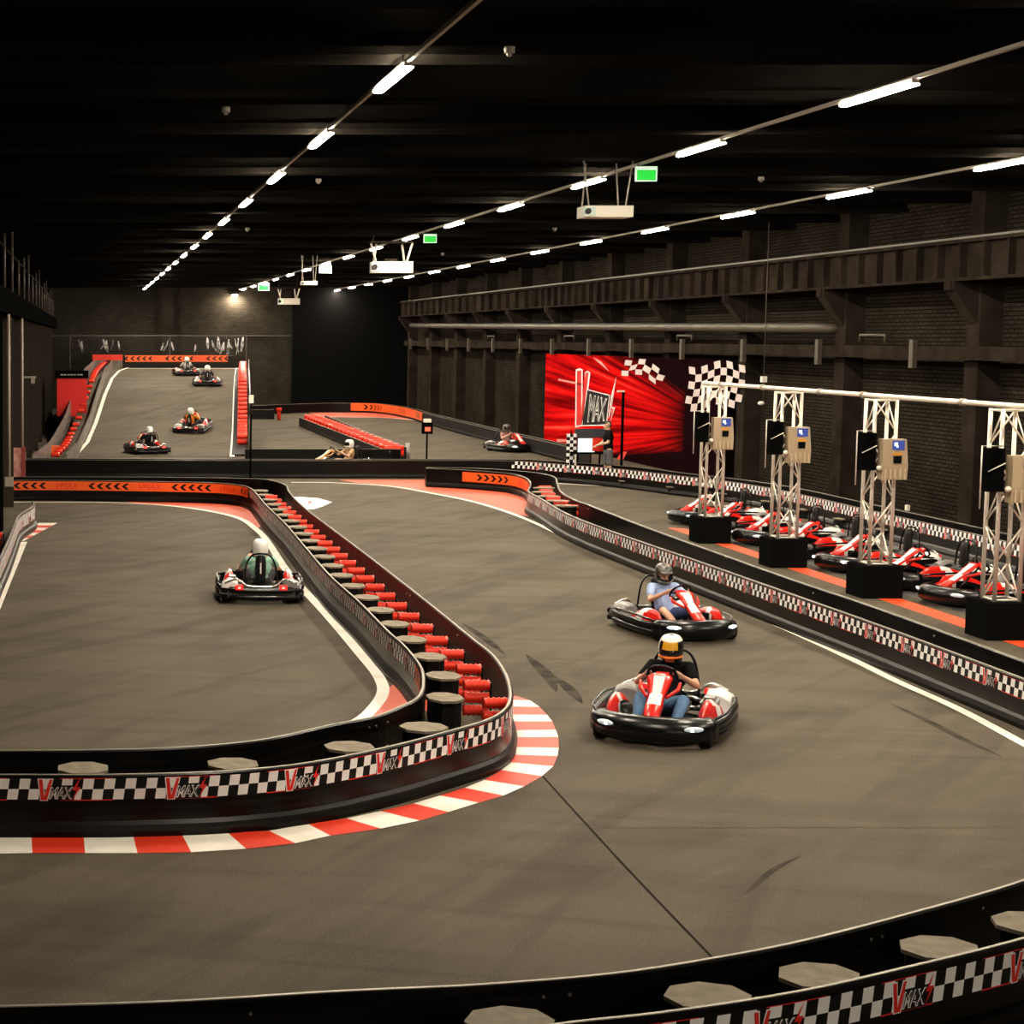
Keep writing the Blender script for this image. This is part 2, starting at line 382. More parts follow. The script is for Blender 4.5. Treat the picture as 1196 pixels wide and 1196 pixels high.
def support(parent, x, y, ang, w=0.44, d=0.40, h=0.46):
    mb = MB(); R = Matrix.Rotation(ang, 3, 'Z')
    def hexa(k, z, ww, dd): return [Vector((x, y, z)) + R @ Vector(((.5 * math.cos(a)) * ww, .5 * math.sin(a) * dd, 0)) for a in [PI / 4 * q + PI / 8 for q in range(8)]]
    mb.rings([hexa(0, 0, w * .92, d * .92), hexa(0, h - .02, w * .92, d * .92)], 0, True, False)
    o = mb.build('support_block', M_RAILIN, parent)
    mb = MB(); mb.rings([hexa(0, h - .02, w * 1.06, d * 1.06), hexa(0, h + .004, w * 1.06, d * 1.06)], 0, True, False)
    mb.build('top_board', M_PLATE, o); return o
def buffer_stack(parent, x, y, ang=0.0, levels=(.42, .29, .16), L=0.19, r=0.043, z0=0.0, lite=False):
    R = Matrix.Rotation(ang, 3, 'Z'); mb = MB()
    for z in levels:
        pts = []; rr = []
        n = 5 if lite else 11
        for i in range(n):
            pts.append(Vector((x, y, z0 + z)) + R @ Vector((-L / 2 + L * i / (n - 1), 0, 0))); rr.append(r * (1.0 if i % 2 == 0 else .78) if not lite else r)
        mb.tube(pts, rr, 8 if lite else 12)
    b = mb.build('red_buffer', M_REDPL, parent)
    if not lite:
        mb = MB(); mb.box(Vector((x, y, z0 + .25)) + R @ Vector((L / 2 + .012, 0, 0)), (.022, .07, .40), 0, R)
        for z in levels: mb.cyl(Vector((x, y, z0 + z)) + R @ Vector((L / 2, 0, 0)), Vector((x, y, z0 + z)) + R @ Vector((L / 2 + .035, 0, 0)), .012, 6)
        mb.build('buffer_bracket', M_RAILIN, b)
    return b
def bolt(parent, path, s, z, side, off=.022):
    p, t, nn = path.frame(s); q = p + nn * side * off; q.z += z
    mb = MB(); mb.cyl(q, q + nn * side * .012, .011, 8); return mb.build('bolt', M_CHROME, parent)

# ================================================================== THE HALL
XW, YF, XL, ZC = 18.0, 103.5, -6.0, 7.7
def structure(name, mb, m, parent=None):
    o = mb.build(name, m, parent); 
    if parent is None: o['kind'] = 'structure'
    return o
YB = -14.0
floor = structure('floor', MB().box2((XL - .3, YB, -.25), (XW + .3, YF + .3, 0)), M_ASPH)
ceiling = structure('ceiling', MB().box2((XL - .3, YB, ZC), (XW + .3, YF + .3, ZC + .3)), M_CEIL)
k = 0
y = 8.9
while y < YF:
    mb = MB(); mb.box2((XL, y - .22, 6.82), (XW, y + .22, ZC)); mb.box2((XL, y - .34, 6.74), (XW, y + .34, 6.82))
    mb.build('ceiling_beam', M_BEAM, ceiling); y += 3.2
wall_right = structure('wall_right', MB().box2((XW, YB, 0), (XW + .3, YF + .3, ZC)), M_BRICK)
wall_left = structure('wall_left', MB().box2((XL - .3, YB, 0), (XL, YF + .3, ZC)), mat('wall_dark', (0.022, 0.019, 0.016), 0.85, noise=((.8, .8, .8), (.004, .0035, .003), (.009, .0078, .0065)), spec=.12))
wall_back = structure('wall_back', MB().box2((XL, YB - .3, 0), (XW, YB, ZC)), MATS['wall_dark'])
wall_far = structure('wall_far', MB().box2((XL, YF, 0), (XW, YF + .3, ZC)), M_BRICKF)
MB().box2((11.5, YF - .5, 0), (XW, YF, ZC)).build('black_panelling', mat('matt_black', (.003, .003, .003), .9, spec=.05), wall_far)
MB().box2((XL, YF - .06, 4.05), (11.5, YF, 4.12)).build('wall_ledge', M_PIPE, wall_far)
for x in (3.9, 5.0): MB().box2((x, YF - .15, 0), (x + .25, YF, ZC)).build('pilaster', M_STEEL, wall_far)
# right wall: pilasters, crane runway, corbels, low beam, pipes
PY = [30.1 + 6.4 * i for i in range(12)]
for i, y in enumerate(PY):
    MB().box2((XW - .45, y - .28, 0), (XW, y + .28, ZC)).build('pilaster', M_STEEL, wall_right)
runway = empty('crane_runway', (XW - 1.0, 2, 5.2), 'long ribbed steel crane beam high along the brick wall', 'beam')
mb = MB(); X0, X1 = XW - .95, XW - .60
mb.box2((X0, 2, 5.10), (X1, 101, 5.16)); mb.box2((X0, 2, 5.84), (X1, 101, 5.91)); mb.box2((X0 + .15, 2, 5.16), (X0 + .2, 101, 5.84))
mb.build('girder', M_STEEL, runway)
MB().box2((X0 + .12, 2, 5.91), (X0 + .2, 101, 5.965)).build('rail_head', mat('worn_steel', (.07, .06, .045), .5), runway)
y = 20.0; cnt = 0
while y < 100.5 and cnt < 100:
    MB().box2((X0 + .01, y - .03, 5.16), (X0 + .15, y + .03, 5.84)).build('rib', M_STEEL, runway); y += .95 if y < 70 else 1.6; cnt += 1
for y in PY:
    mb = MB(); a, b = y - .2, y + .2
    mb.add([(X0, a, 4.95), (X0, a, 5.1), (XW - .45, a, 5.1), (XW - .45, a, 4.25), (X0, b, 4.95), (X0, b, 5.1), (XW - .45, b, 5.1), (XW - .45, b, 4.25)],
           [(0, 3, 2, 1), (4, 5, 6, 7), (0, 1, 5, 4), (3, 0, 4, 7), (1, 2, 6, 5), (2, 3, 7, 6)])
    mb.build('corbel', M_STEEL, runway)
    MB().box2((X0 - .05, y - .13, 4.93), (X0 + .18, y + .13, 5.10)).build('bracket', M_STEEL, runway)
lowb = empty('wall_channel', (XW - .6, 2, 3.5), 'horizontal steel channel bracketed to the brick wall just above the red backdrop', 'beam')
MB().box2((XW - .62, 2, 3.55), (XW - .45, 101, 3.82)).build('channel', M_STEEL, lowb)
for i in range(15):
    y = 28.6 + 5.0 * i; MB().box2((XW - .72, y - .09, 3.36), (XW - .62, y + .09, 3.95)).build('bracket', M_PIPE, lowb)
for i in range(4):
    y = 40 + 12.8 * i
    MB().tube([(XW - .66, y, 3.9), (XW - .66, y, 4.05), (XW - .66, y + 1.3, 4.05), (XW - .66, y + 1.3, 3.9)], .03, 6).build('conduit', M_PIPE, lowb)
pa = (XW - .75, 43.6, 4.22); pb = (XW - .75, 98.0, 4.62)
du = empty('wall_pipe', pa, 'long thick pipe running along the brick wall below the crane beam, one end bent in', 'pipe')
MB().tube([(XW - .3, 43.2, 4.20), (XW - .55, 43.25, 4.20), pa, pb], .12, 12).build('pipe', M_PIPE, du)
for i in range(9):
    y = 46 + 6.4 * i; z = 4.22 + .4 * (y - 43.6) / 54.4
    MB().box2((XW - .8, y - .04, z - .14), (XW - .1, y + .04, z - .10)).build('pipe_hanger', M_STEEL, du)
# left side: gallery on steel columns
gal = empty('gallery', (-1.9, 8, 0), 'dark steel gallery on tall columns along the hall side, beside the ramp', 'gallery')
for i in range(11):
    y = 37.9 + 5.4 * i; mb = MB()
    mb.box2((-2.05, y - .16, 0), (-1.75, y - .13, 4.55)); mb.box2((-2.05, y + .13, 0), (-1.75, y + .16, 4.55)); mb.box2((-1.92, y - .13, 0), (-1.88, y + .13, 4.55))
    mb.build('column', matt(mat('column_grey', (.05, .042, .033), .7)) if i else M_BASE, gal)
mb = MB(); mb.box2((-2.15, 30, 4.5), (-1.65, 100, 5.0)); mb.box2((-5.9, 30, 4.85), (-2.15, 100, 5.0)); mb.build('deck', M_BLACK, gal)
for i in range(16):
    y = 36 + 4.1 * i; MB().cyl((-1.8, y, 5.0), (-1.8, y, 6.0 + .25 * (i % 3)), .035, 6).build('handrail_post', M_PIPE, gal)
MB().tube([(-1.8, 36, 5.95), (-1.8, 98, 5.95)], .03, 6).build('handrail', M_STEEL, gal)
for i, (px, y) in enumerate(((10.5, 39.4), (26, 47.9))):
    x = (px - CX) * y / F
    ob = empty('drain_pipe', (x, y, 0), ['pale vertical pipe beside the first gallery column, with a box at its foot', 'pale vertical pipe further along the gallery, right of its twin'][i], 'pipe')
    MB().tube([(x, y, .95), (x, y, 4.5)], .035, 8).build('pipe', M_TRACK, ob); MB().box((x, y, .9), (.18, .12, .2)).build('foot_box', M_TRACK, ob)
ob = empty('wall_bracket', (-1.55, 50, 3.0), 'small pale bracket sticking out from a gallery column', 'bracket')
MB().box((-1.62, 50, 2.92), (.45, .05, .05)).box((-1.48, 50, 2.85), (.1, .1, .2)).build('bracket_arm', M_TRACK, ob)
px_, py_ = G(18, 562, 0)
ob = MB().box((-1.83, 47, .60), (.28, .06, 1.15)).box((-1.64, 47, .60), (.10, .10, 1.2), 1).build('advert_board', [mat('pink_print', (.62, .22, .18), .6, noise=((6, 6, 6), (.50, .16, .13), (.72, .40, .34))), mat('dark_red_print', (.3, .04, .04), .6)])
tag(ob, 'pale pink advertising board with a dark red edge standing beside the gallery columns', 'board')
rb = empty('container', (-1.05, 74, .75), 'bright red rectangular container beside the foot of the ramp', 'container')
MB().box2((-1.22, 74, .82), (-.02, 74.9, 2.36)).build('body', mat('container_red', (.72, .010, .008), .5), rb)
MB().box2((-1.3, 73.95, 2.36), (.05, 74.95, 2.66)).build('lid', M_BLACK, rb)
mb = MB()
for x in (-1.15, -.1): mb.box2((x - .05, 74.1, 0), (x + .05, 74.8, .82))
mb.build('stand', M_BLACK, rb)
mb = MB()
for i in range(7): mb.box((-1.02 + .13 * i, 73.94, 2.50), (.08 if i % 3 else .11, .01, .045))
mb.build('lettering_strip', mat('dull_white', (.42, .4, .36), .6), rb)
# ------------------------------------------------------------------ ceiling: light rows
rows = [('nearest the gallery', 3.08, 18.84, 6.6), ('in the middle of the hall', 8.49, 20.02, 6.6), ('nearest the brick wall', 13.86, 28.04, 6.6)]
SP = 5.72; LL_ = 1.75
proto_l = None
for ri, (rn, x, y0, z) in enumerate(rows):
    tr = MB().box2((x - .02, -12, z + .03), (x + .02, 103.2, z + .072)).build('light_trunking', M_TRACK)
    tag(tr, 'long pale trunking carrying the row of tube lights ' + rn, 'light track')
    tr.location = (0, 0, 0)
    for i in range(24):
        y = 5.0 + 4.4 * i
        if y < 103: MB().cyl((x, y, z + .06), (x, y, 6.738), .006, 5).build('suspension_rod', M_STEEL, tr)
    ys = []; y = y0
    while y - SP > 11: y -= SP
    while y < 103: ys.append(y); y += SP
    ys = [-2.6, -8.3] + ys  # unseen lights added behind the camera in each row to brighten the near banner
    seen = 0; rn = ['nearest the gallery', 'in mid hall', 'nearest the wall'][ri]
    for y in ys:
        if proto_l is None:
            proto_l = empty('ceiling_light', (x, y, z))
            MB().box((x, y, z + .02), (.075, LL_ + .06, .05)).build('housing', M_TRACK, proto_l)
            mb = MB(); rs = []
            for yy in (y - LL_ / 2, y + LL_ / 2): rs.append([(x + .062 * math.cos(a), yy, z - .006 + .024 * math.sin(a)) for a in [PI + PI * q / 6 for q in range(7)]])
            mb.rings(rs, 0, True, True); mb.build('diffuser', M_LAMP, proto_l); o = proto_l
        else: o = copy_tree(proto_l)
        o.location = (x, y, z)
        inv = CX + F * x / y < 1196 and (598 - 400 < F * (z - H) / y or True) and y > 14
        vis = inv and (CY + F * ((H - z) * cT - y * sT) / (y * cT + (H - z) * sT)) > 0
        if vis:
            n_ = ORD[seen]; seen += 1
            tag(o, 'bright tube light, ceiling row %s, %s from the camera' % (rn, n_), 'ceiling light', 'tube lights in the ceiling row ' + rn)
        else:
            tag(o, 'unseen tube light overhead in the row %s, nearest the camera' % rn, 'ceiling light', 'overhead tube lights ' + rn)
# wall lamp on far wall
x, y, z = GD(275, 343, 102.6)
wl = empty('wall_lamp', (x, y, z), 'small bright flood lamp high on the far brick wall', 'lamp')
MB().box((x, 103.2, z), (.3, .5, .12)).build('housing', M_BLACK, wl)
MB().box((x, 103.1, z - .075), (.26, .4, .02)).build('lens', mat('flood_lens', (1, .9, .8), .5, emit=(1, .82, .6), strength=190), wl)
# exit signs
for i, (px, py, wpx, dep) in enumerate(((755, 203, 25, 28.5), (502.5, 278.5, 15, 46), (380, 314, 14, 66), (308, 335, 13, 88))):
    x, y, z = GD(px, py, dep); w = wpx * dep / F; h = w * .68
    o = empty('exit_sign', (x, y, z), ['largest green exit sign, hanging under the middle light row, nearest the camera', 'green exit sign hanging between the first and second hanging projectors', 'small green exit sign hanging just before the last projector', 'tiny green exit sign at the far end of the hall'][i], 'exit sign', None)
    MB().box((x, y + .02, z), (w, .04, h)).build('frame', M_EXW, o)
    MB().box2((x - w * .43, y - .003, z - h * .43), (x + w * .43, y + .001, z + h * .25)).build('green_panel', M_GREEN, o)
    mb = MB()
    for sx in (-.38, .38): mb.cyl((x + w * sx, y + .02, z + h / 2), (x + w * sx, y + .02, 6.75), .006, 5)
    mb.build('hanger', M_STEEL, o)
# projectors
for i, (px, py, wpx, hpx, dep, frame) in enumerate(((709, 247, 59, 13, 29.0, False), (457, 312, 50, 13, 50.0, True), (337, 352, 26, 7, 80.0, True), (361, 330.5, 19, 4.5, 62.0, False))):
    x, y, z = GD(px, py, dep); w = wpx * dep / F; h = hpx * dep / F
    o = empty('projector', (x, y, z), ['large white projector hung on four slanting wires below the middle light row', 'grey-white projector in a hanging frame, second from the camera', 'small projector in a hanging frame near the far wall', 'slim white projector between the two framed ones'][i], 'projector')
    mt = M_WBOX if not frame else mat('grey_casing', (.42, .38, .31), .5)
    mb = MB(); mb.box((x + w * .03, y + .2, z), (w * .94, .5, h)); b_ = mb.build('casing', mt, o)
    MB().box((x - w * .36, y - .06, z - h * .02), (w * .22, .04, h * .75)).build('lens_bay', mat('pale_teal', (.50, .66, .60), .35), b_)
    MB().cyl((x - w * .40, y - .08, z), (x - w * .40, y - .12, z), h * .26, 14).build('lens', M_VISOR, b_)
    MB().box((x, y + .15, z + h * .62), (w * .3, .2, h * .25)).build('cooling_hood', M_STEEL, b_)
    mb = MB()
    for sx in (-1, 1):
        for yy in (y, y + .4): MB().cyl((x + sx * w * .36, yy, z + h / 2), (x + sx * w * (.48 if yy == y else .3), yy, 6.74 if not frame else z + h * 2.1), .012 if not frame else .03, 6).build('suspension_wire', mat('pale_wire', (.5, .45, .38), .5), o)
    if frame:
        mb = MB(); mb.box((x, y + .2, z + h * 2.2), (w * 1.02, .5, .05))
        for sx in (-.4, .4): mb.cyl((x + sx * w, y + .2, z + h * 2.2), (x + sx * w, y + .2, 6.75), .03, 6)
        mb.build('hanging_frame', M_STEEL, o)
for i, (px, py) in enumerate(((595, 57), (372, 210), (289, 267), (889, 208), (648, 267), (517, 296), (264, 127))):
    zz = 6.72; a_ = (py - CY) / F; hh = H - zz; D = hh * (cT - a_ * sT) / (a_ * cT + sT); x = (px - CX) / F * (D * cT + hh * sT)
    w = .05
    o = MB().cyl((x, D, zz - .04), (x, D, zz + .02), w, 14).cyl((x, D, zz - .07), (x, D, zz - .04), w * .5, 12).build('smoke_detector', mat('detector_grey', (.34, .31, .26), .6))
    o.data.transform(Matrix.Translation((-x, -D, -zz))); o.location = (x, D, zz)
    tag(o, 'white smoke detector ' + ['nearest the camera under a ceiling beam', 'just beyond the second lamp of the gallery-side row', 'small, beyond the fourth lamp of the gallery-side row', 'between the middle and wall-side light rows', 'small, next to the largest projector', 'tiny, above the second exit sign', 'tiny, on the dark side of the gallery-side light row'][i], 'detector', 'smoke detectors on the ceiling')
# ================================================================== FLOOR PAINT
def zprof(D):
    """height of the ramp at depth D"""
    K = [(0, 0), (62, 0), (66, .05), (70, .34), (75, 1.10), (79.5, 1.74), (84, 1.93), (90, 2.08), (99.5, 2.33), (120, 2.33)]
    for (a, za), (b, zb) in zip(K, K[1:]):
        if a <= D <= b:
            t = (D - a) / (b - a); return za + (zb - za) * t
    return 0
def RP(px, py, dz=0.0):
    """sight line meets ramp surface raised by dz"""
    b = (py - CY) / F
    def line(D):
        h = D * (b * cT + sT) / (cT - b * sT); return H - h
    lo, hi = 55.0, 101.5
    g = lambda D: line(D) - (zprof(D) + dz)
    if g(lo) * g(hi) > 0: D = hi if abs(g(hi)) < abs(g(lo)) else lo
    else:
        for _ in range(50):
            m_ = (lo + hi) / 2
            if g(lo) * g(m_) <= 0: hi = m_
            else: lo = m_
        D = (lo + hi) / 2
    h = H - zprof(D) - dz; return ((px - CX) / F * (D * cT + h * sT), D, zprof(D))
def GP(l, z=0.0): return [G(a, b, z) for a, b in l]
pl_left = Path(GP([(-60, 850), (0, 700), (28, 633)]))
line = lambda path, w, z=.004: strip(MB(), path, -w / 2, w / 2, z).build('painted_line', M_WHITE, floor)
line(pl_left, .13)
W1 = Path(GP([(-40, 586.2), (41, 586.6), (125, 587), (200, 591), (270, 602.5), (300, 619), (337, 669), (387, 724), (421, 764), (442.5, 791), (447.5, 807.5), (437, 826), (417, 842.6), (380, 856)]))
line(W1, .14)
W2 = Path(GP([(340, 563.5), (385, 563.8), (455, 568), (500.6, 575.6), (551, 585.7), (600, 600.7), (660, 627), (694, 642), (758, 669), (805, 688), (900, 727), (999, 772), (1048, 796), (1117, 827), (1196, 869), (1260, 905)]))
line(W2, .12)
W3 = Path([G(651, 564.6), G(747, 571), G(822, 580.7), (14.2, 40.5), (14.6, 36)]); line(W3, .10)
W4 = Path(GP([(377, 487), (447, 487.8), (493, 492), (520, 499.7), (576, 516.7), (652, 535)])); line(W4, .14)
def patch(pts, m, name='painted_patch', z=.003):
    vs = [(x, y, z) for x, y in pts]; mb = MB(); mb.add(vs, [tuple(range(len(vs)))]); return mb.build(name, m, floor)
# kerbs of red and white blocks
def kerb(inner, outer, n_or_s, name='painted_kerb', first=0, step=None):
    mb = MB(); n = n_or_s
    for i in range(n):
        a, b = i / n, (i + 1) / n
        sub = 3
        for k_ in range(sub):
            t0 = a + (b - a) * k_ / sub; t1 = a + (b - a) * (k_ + 1) / sub
            p0, p1 = inner.at(inner.L * t0), inner.at(inner.L * t1); q0, q1 = outer.at(outer.L * t0), outer.at(outer.L * t1)
            mb.quad((p0.x, p0.y, .005), (q0.x, q0.y, .005), (q1.x, q1.y, .005), (p1.x, p1.y, .005), (i + first) % 2)
    return mb.build(name, [M_RED, M_WHITE], floor)
KB = [((110/2.99 - 146, 978), (113/2.99 - 146, 998)), ((110/2.99 - 88, 978), (113/2.99 - 88, 998)), ((110/2.99 - 29 - 29, 978), (-24, 998)), ((36.8, 977), (37.8, 997)), ((97.7, 977), (99.3, 997)), ((155.5, 976), (160.5, 997)), ((212.4, 975), (223.4, 996)), ((265.9, 973), (287.6, 992)),
      ((314, 971), (345, 985.5)), ((360, 963), (386, 976.6)), ((405, 956.5), (445, 968.3)), ((445, 947.8), (490, 959)), ((483, 939), (524, 949)), ((514, 929.7), (559, 938)), ((543, 920.7), (588, 929.7)), ((565.6, 911.4), (612, 919)),
      ((585.7, 900), (633, 907)), ((597, 891), (646, 895.5)), ((599, 882), (651, 883.5)), ((600, 873), (652.5, 874)), ((599, 861.5), (652, 861)), ((597, 853.5), (649, 853)), ((594, 843), (645, 843)), ((594, 835), (639, 835.5)), ((594, 825.5), (630, 826)), ((594, 818), (619, 818.5)), ((596, 812.5), (604, 813.5))]
mb = MB()
for i in range(len(KB) - 1):
    (a, b), (c, d) = KB[i], KB[i + 1]
    q = [G(*p) for p in (a, b, d, c)]; mb.quad(*[(x, y, .005) for x, y in q], i % 2 if i > 2 else (i % 2))
mb.build('painted_kerb', [M_WHITE, M_RED], floor)
mb = MB(); A, B_, C_, D_ = G(45, 611), G(67, 611), G(28, 632), G(23, 632)
for i in range(7):
    f0, f1 = i / 7, (i + 1) / 7; l = lambda p, q, f: (p[0] + (q[0] - p[0]) * f, p[1] + (q[1] - p[1]) * f, .005)
    mb.quad(l(A, D_, f0), l(B_, C_, f0), l(B_, C_, f1), l(A, D_, f1), i % 2)
mb.build('painted_kerb', [M_WHITE, M_RED], floor)
patch(GP([(335, 580.5), (352, 580.5), (372, 582), (388, 586.5), (376, 592), (366, 595), (340, 595)]), M_WHITE)
patch(GP([(362, 585), (365, 586), (362, 588.5), (359, 588)]), M_RED, z=.006)
patch(GP([(395, 560.5), (499, 560.5), (560, 566), (640, 590), (617, 603), (600, 601), (551, 586), (500.6, 575.8), (455, 568.2), (420, 564.5)]), M_ORANGEF)
patch(GP([(130, 583.5), (280, 583.5), (318, 600), (300, 619), (286, 610), (270, 602.7), (235, 596), (200, 591.2), (160, 588)]), M_ORANGEF)
patch(GP([(474, 790), (500, 800), (500, 830), (440, 840), (417, 843), (436, 827), (447.5, 807.5)]), M_ORANGEF)
patch(GP([(360, 482), (447, 482), (500, 489), (493, 492), (447, 487.8), (377, 487)]), M_ORANGEF)
# pit lane markings
patch([G(780, 616.5), G(800, 617.5), (12.46, 18.0), (12.06, 18.0)], mat('signal_red_paint', (.85, .07, .012), .5))
patch([(12.75, 37), (18, 40), (18, 15), (12.75, 15)], mat('dark_pit_floor', (.055, .05, .045), .6, noise=((4, 4, 4), (.045, .04, .036), (.07, .062, .055))), z=.002)
patch([G(807, 608), G(821, 608), G(821, 611), G(807, 611)], M_WHITE)
mb = MB(); seam = Path(GP([(633, 906), (730, 1012), (835, 1122)])); strip(mb, seam, -.008, .008, .004)
mb.build('floor_seam', mat('seam_dark', (.012, .010, .008), .9, spec=.05), floor)
mb = MB(); strip(mb, Path([(0.8, 15.05 - .35), (9.2, 14.72)]), -.006, .006, .0035, s0=3.2); mb.build('floor_seam', mat('seam_pale', (.125, .105, .078), .9, spec=.05), floor)
# worn tyre marks (rubber laid on the asphalt)
M_SKID = mat('rubber_mark', (.03, .025, .02), .85, noise=((3, 3, 3), (.020, .016, .013), (.055, .046, .034), .35, .6), spec=.05)
def skid(pix, w):
    P_ = Path(GP(pix), .1); mb = MB(); n = 24; prev = None
    for i in range(n + 1):
        t = i / n; p, tt, nn = P_.frame(P_.L * t); ww = w * math.sin(PI * min(max(t, .02), .98)) ** .7
        a, b = p + nn * ww / 2, p - nn * ww / 2; a.z = b.z = .0028
        if prev: mb.quad(prev[0], a, b, prev[1])
        prev = (a, b)
    mb.build('tyre_mark', M_SKID, floor)
skid([(1040, 822), (1085, 843), (1130, 866), (1170, 884)], .10)
skid([(870, 1044), (905, 1015), (935, 1000)], .05)
skid([(540, 728), (565, 745), (590, 765)], .12)
skid([(615, 765), (640, 790), (650, 808)], .16)
skid([(648, 790), (665, 805), (680, 822)], .14)

# ================================================================== BARRIERS
# --- big double barrier wrapping round the left-hand track
OUT = [(-160, 907), (-60, 906), (0, 905), (120, 905), (240, 902), (300, 898), (360, 891), (451, 873), (526, 853.5), (572, 839.5), (590.5, 827.5), (595.8, 815.5), (595, 800.4), (589, 784), (575.5, 765), (554, 747.7), (506, 708.6), (427, 647), (387, 617), (360.5, 597), (344, 582), (337, 573), (333, 566.5), (318, 561.5), (300, 559.3), (200, 557.5), (60, 557), (12, 557)]
INN = [(-160, 877), (0, 877), (100, 876.3), (200, 873.6), (300, 865), (390.5, 846), (440, 836.5), (462.6, 827.5), (485, 817), (492.7, 808), (494.5, 797), (492.7, 782), (485, 769), (470, 752), (455, 739), (420.6, 704), (387, 673.7), (360.5, 643.6), (333.7, 612), (310, 589), (300, 577), (292, 570), (280, 566.5), (250, 564), (150, 562), (60, 561), (12, 561)]
pO = Path(GP(OUT, .5)); pI = Path(GP(INN, .5))
b1 = empty('track_barrier', (3.9, 30, 0), 'double black barrier looping round the near bend, red buffers and boards inside', 'track barrier')
r1 = rail(b1, pO, -1); r2 = rail(b1, pI, 1)
sE = pO.near(*G(600, 812, .5)); sOr = pI.near(*G(476, 757, .5)); sOrE = pI.near(*G(493, 800, .5)); sOr2 = pI.near(*G(291, 569.5, .5))
checker(b1, pO, -1, .028, .305, .475, 0.3, sE + 3.0, phase=9)
checker(b1, pI, 1, .028, .30, .47, sOrE + 1.3, sOr2 - .2, phase=3)
chevron_band(b1, pI, 1, .032, .29, .48, sOrE, sOrE + 1.35, 1, 'C3 L')
chevron_band(b1, pI, 1, .032, .26, .48, sOr2, pI.near(*G(12, 561, .5)) - .02, -1, 'C4 L C5 L C5 L C3')
for y in [16.6 + .0]: pass
ys = [17.85 + 1.17 * i for i in range(22)]
for y in ys:
    s_ = pI.near(3.5, y); px_ = pI.at(s_).x
    support(b1, px_ + .215, y, 0, .35, .47)
for px, py in ((97, 897), (272, 892), (408, 872), (495, 849), (-60, 898)):
    x, y = G(px, py, .46); support(b1, x, y, .1 * (px > 300) + .15 * (px > 450), .42, .42)
mbx = G(517, 818, .46)
for i in range(26): buffer_stack(b1, 4.13 if i > 1 else 4.02, 17.75 + .93 * i, 0, L=.26, r=.062)
for px in (372, 640):  # pairs of bolts in the rails
    pass
for (a, b) in ((430, 646), (427, 640), (478, 686), (481, 689), (533, 734), (387, 617)):
    s_ = pO.near(*G(a, b, .5)); bolt(b1, pO, s_, .42, 1); bolt(b1, pO, s_, .25, 1)
for (a, b) in ((430, 840), (437, 838), (450, 833)):
    s_ = pI.near(*G(a, b, .5)); bolt(b1, pI, s_, .42, -1); bolt(b1, pI, s_, .2, -1)
# --- barrier nearest the camera
FAR0 = [(-200, 1180), (0, 1176), (200, 1170), (400, 1158), (560, 1150.5), (719.6, 1137), (831, 1120), (930, 1101), (1063.6, 1067), (1196, 1028.5), (1300, 985), (1420, 925)]
NEAR0 = [(-200, 1268), (0, 1262), (200, 1252), (400, 1235), (560, 1212), (656, 1196), (773, 1183), (932, 1158.5), (1060, 1130), (1196, 1096), (1320, 1055), (1440, 1005)]
pF = Path(GP(FAR0, .5)); pN = Path(GP(NEAR0, .5))
b0 = empty('track_barrier', (4.5, 10, 0), 'black double barrier with checkered banner, nearest the camera at the bottom edge', 'track barrier')
rail(b0, pF, 1); rail(b0, pN, -1)
checker(b0, pN, -1, .028, .275, .455, 0.3, None, phase=4)
for px, py in ((581, 1187), (828, 1166), (965, 1143), (1104, 1111), (1190, 1075)):
    x, y = G(px, py, .46); p, t, nn = pN.frame(pN.near(x, y)); q = p + nn * .215; support(b0, q.x, q.y, math.atan2(t.y, t.x), .46, .40)
for (a, b) in ((1028, 1085), (1042, 1082), (640, 1150), (665, 1147), (290, 1166), (1150, 1045)):
    s_ = pF.near(*G(a, b, .5)); bolt(b0, pF, s_, .42, -1); bolt(b0, pF, s_, .16, -1)
# --- right-hand double barrier along the pit lane
B2N = [(499, 547), (543, 549), (595, 553), (611, 556.5), (618.5, 561.5), (619.5, 567), (617.5, 574), (630, 581), (667, 602), (747, 632), (800, 650), (932, 696.5), (1032, 732), (1196, 793), (1300, 832)]
B2F = [(499, 546), (560, 547), (622, 551.5), (645, 556), (651, 565), (655, 574), (670, 583), (694, 592), (753, 615), (827.5, 642), (932, 679), (1020, 708.5), (1196, 772), (1330, 820)]
pA = Path(GP(B2N, .5)); pB = Path(GP([(x, y) for x, y in B2F], .5))
b2 = empty('track_barrier', (10, 30, 0), 'double black checkered barrier between track and pit lane, orange band at its rounded end', 'track barrier')
rail(b2, pA, -1); rail(b2, pB, 1)
sC = pA.near(*G(617.5, 574, .5))
chevron_band(b2, pA, -1, .032, .20, .45, pA.near(*G(541, 549, .5)), pA.near(*G(619, 565, .5)), 1, 'C5 L L')
checker(b2, pA, -1, .028, .30, .47, sC + .15, None, phase=2)
pe = pA.at(0); MB().box2((pe.x - .02, pe.y, .02), (pe.x + .02, pe.y + .25, .5)).build('end_panel', M_RAIL, b2)
y = 43.2
while y > 37.5:
    x = pA.at(pA.near(10, y)).x; support(b2, x + .35, y, 0, .5, .42); y -= 1.15
for i in range(6):
    y = 38.6 + 1.0 * i; x = pB.at(pB.near(11, y)).x; buffer_stack(b2, x - .30, y, 0, L=.3, r=.06)
y = 36.5
while y > 15: support(b2, 9.86 + .0, y, 0, .26, .42, .12); y -= 1.6
for (a, b) in ((680, 590), (748, 612), (820, 638), (945, 686), (1092, 735)):
    s_ = pB.near(*G(a, b, .5)); bolt(b2, pB, s_, .42, -1); bolt(b2, pB, s_, .2, -1)
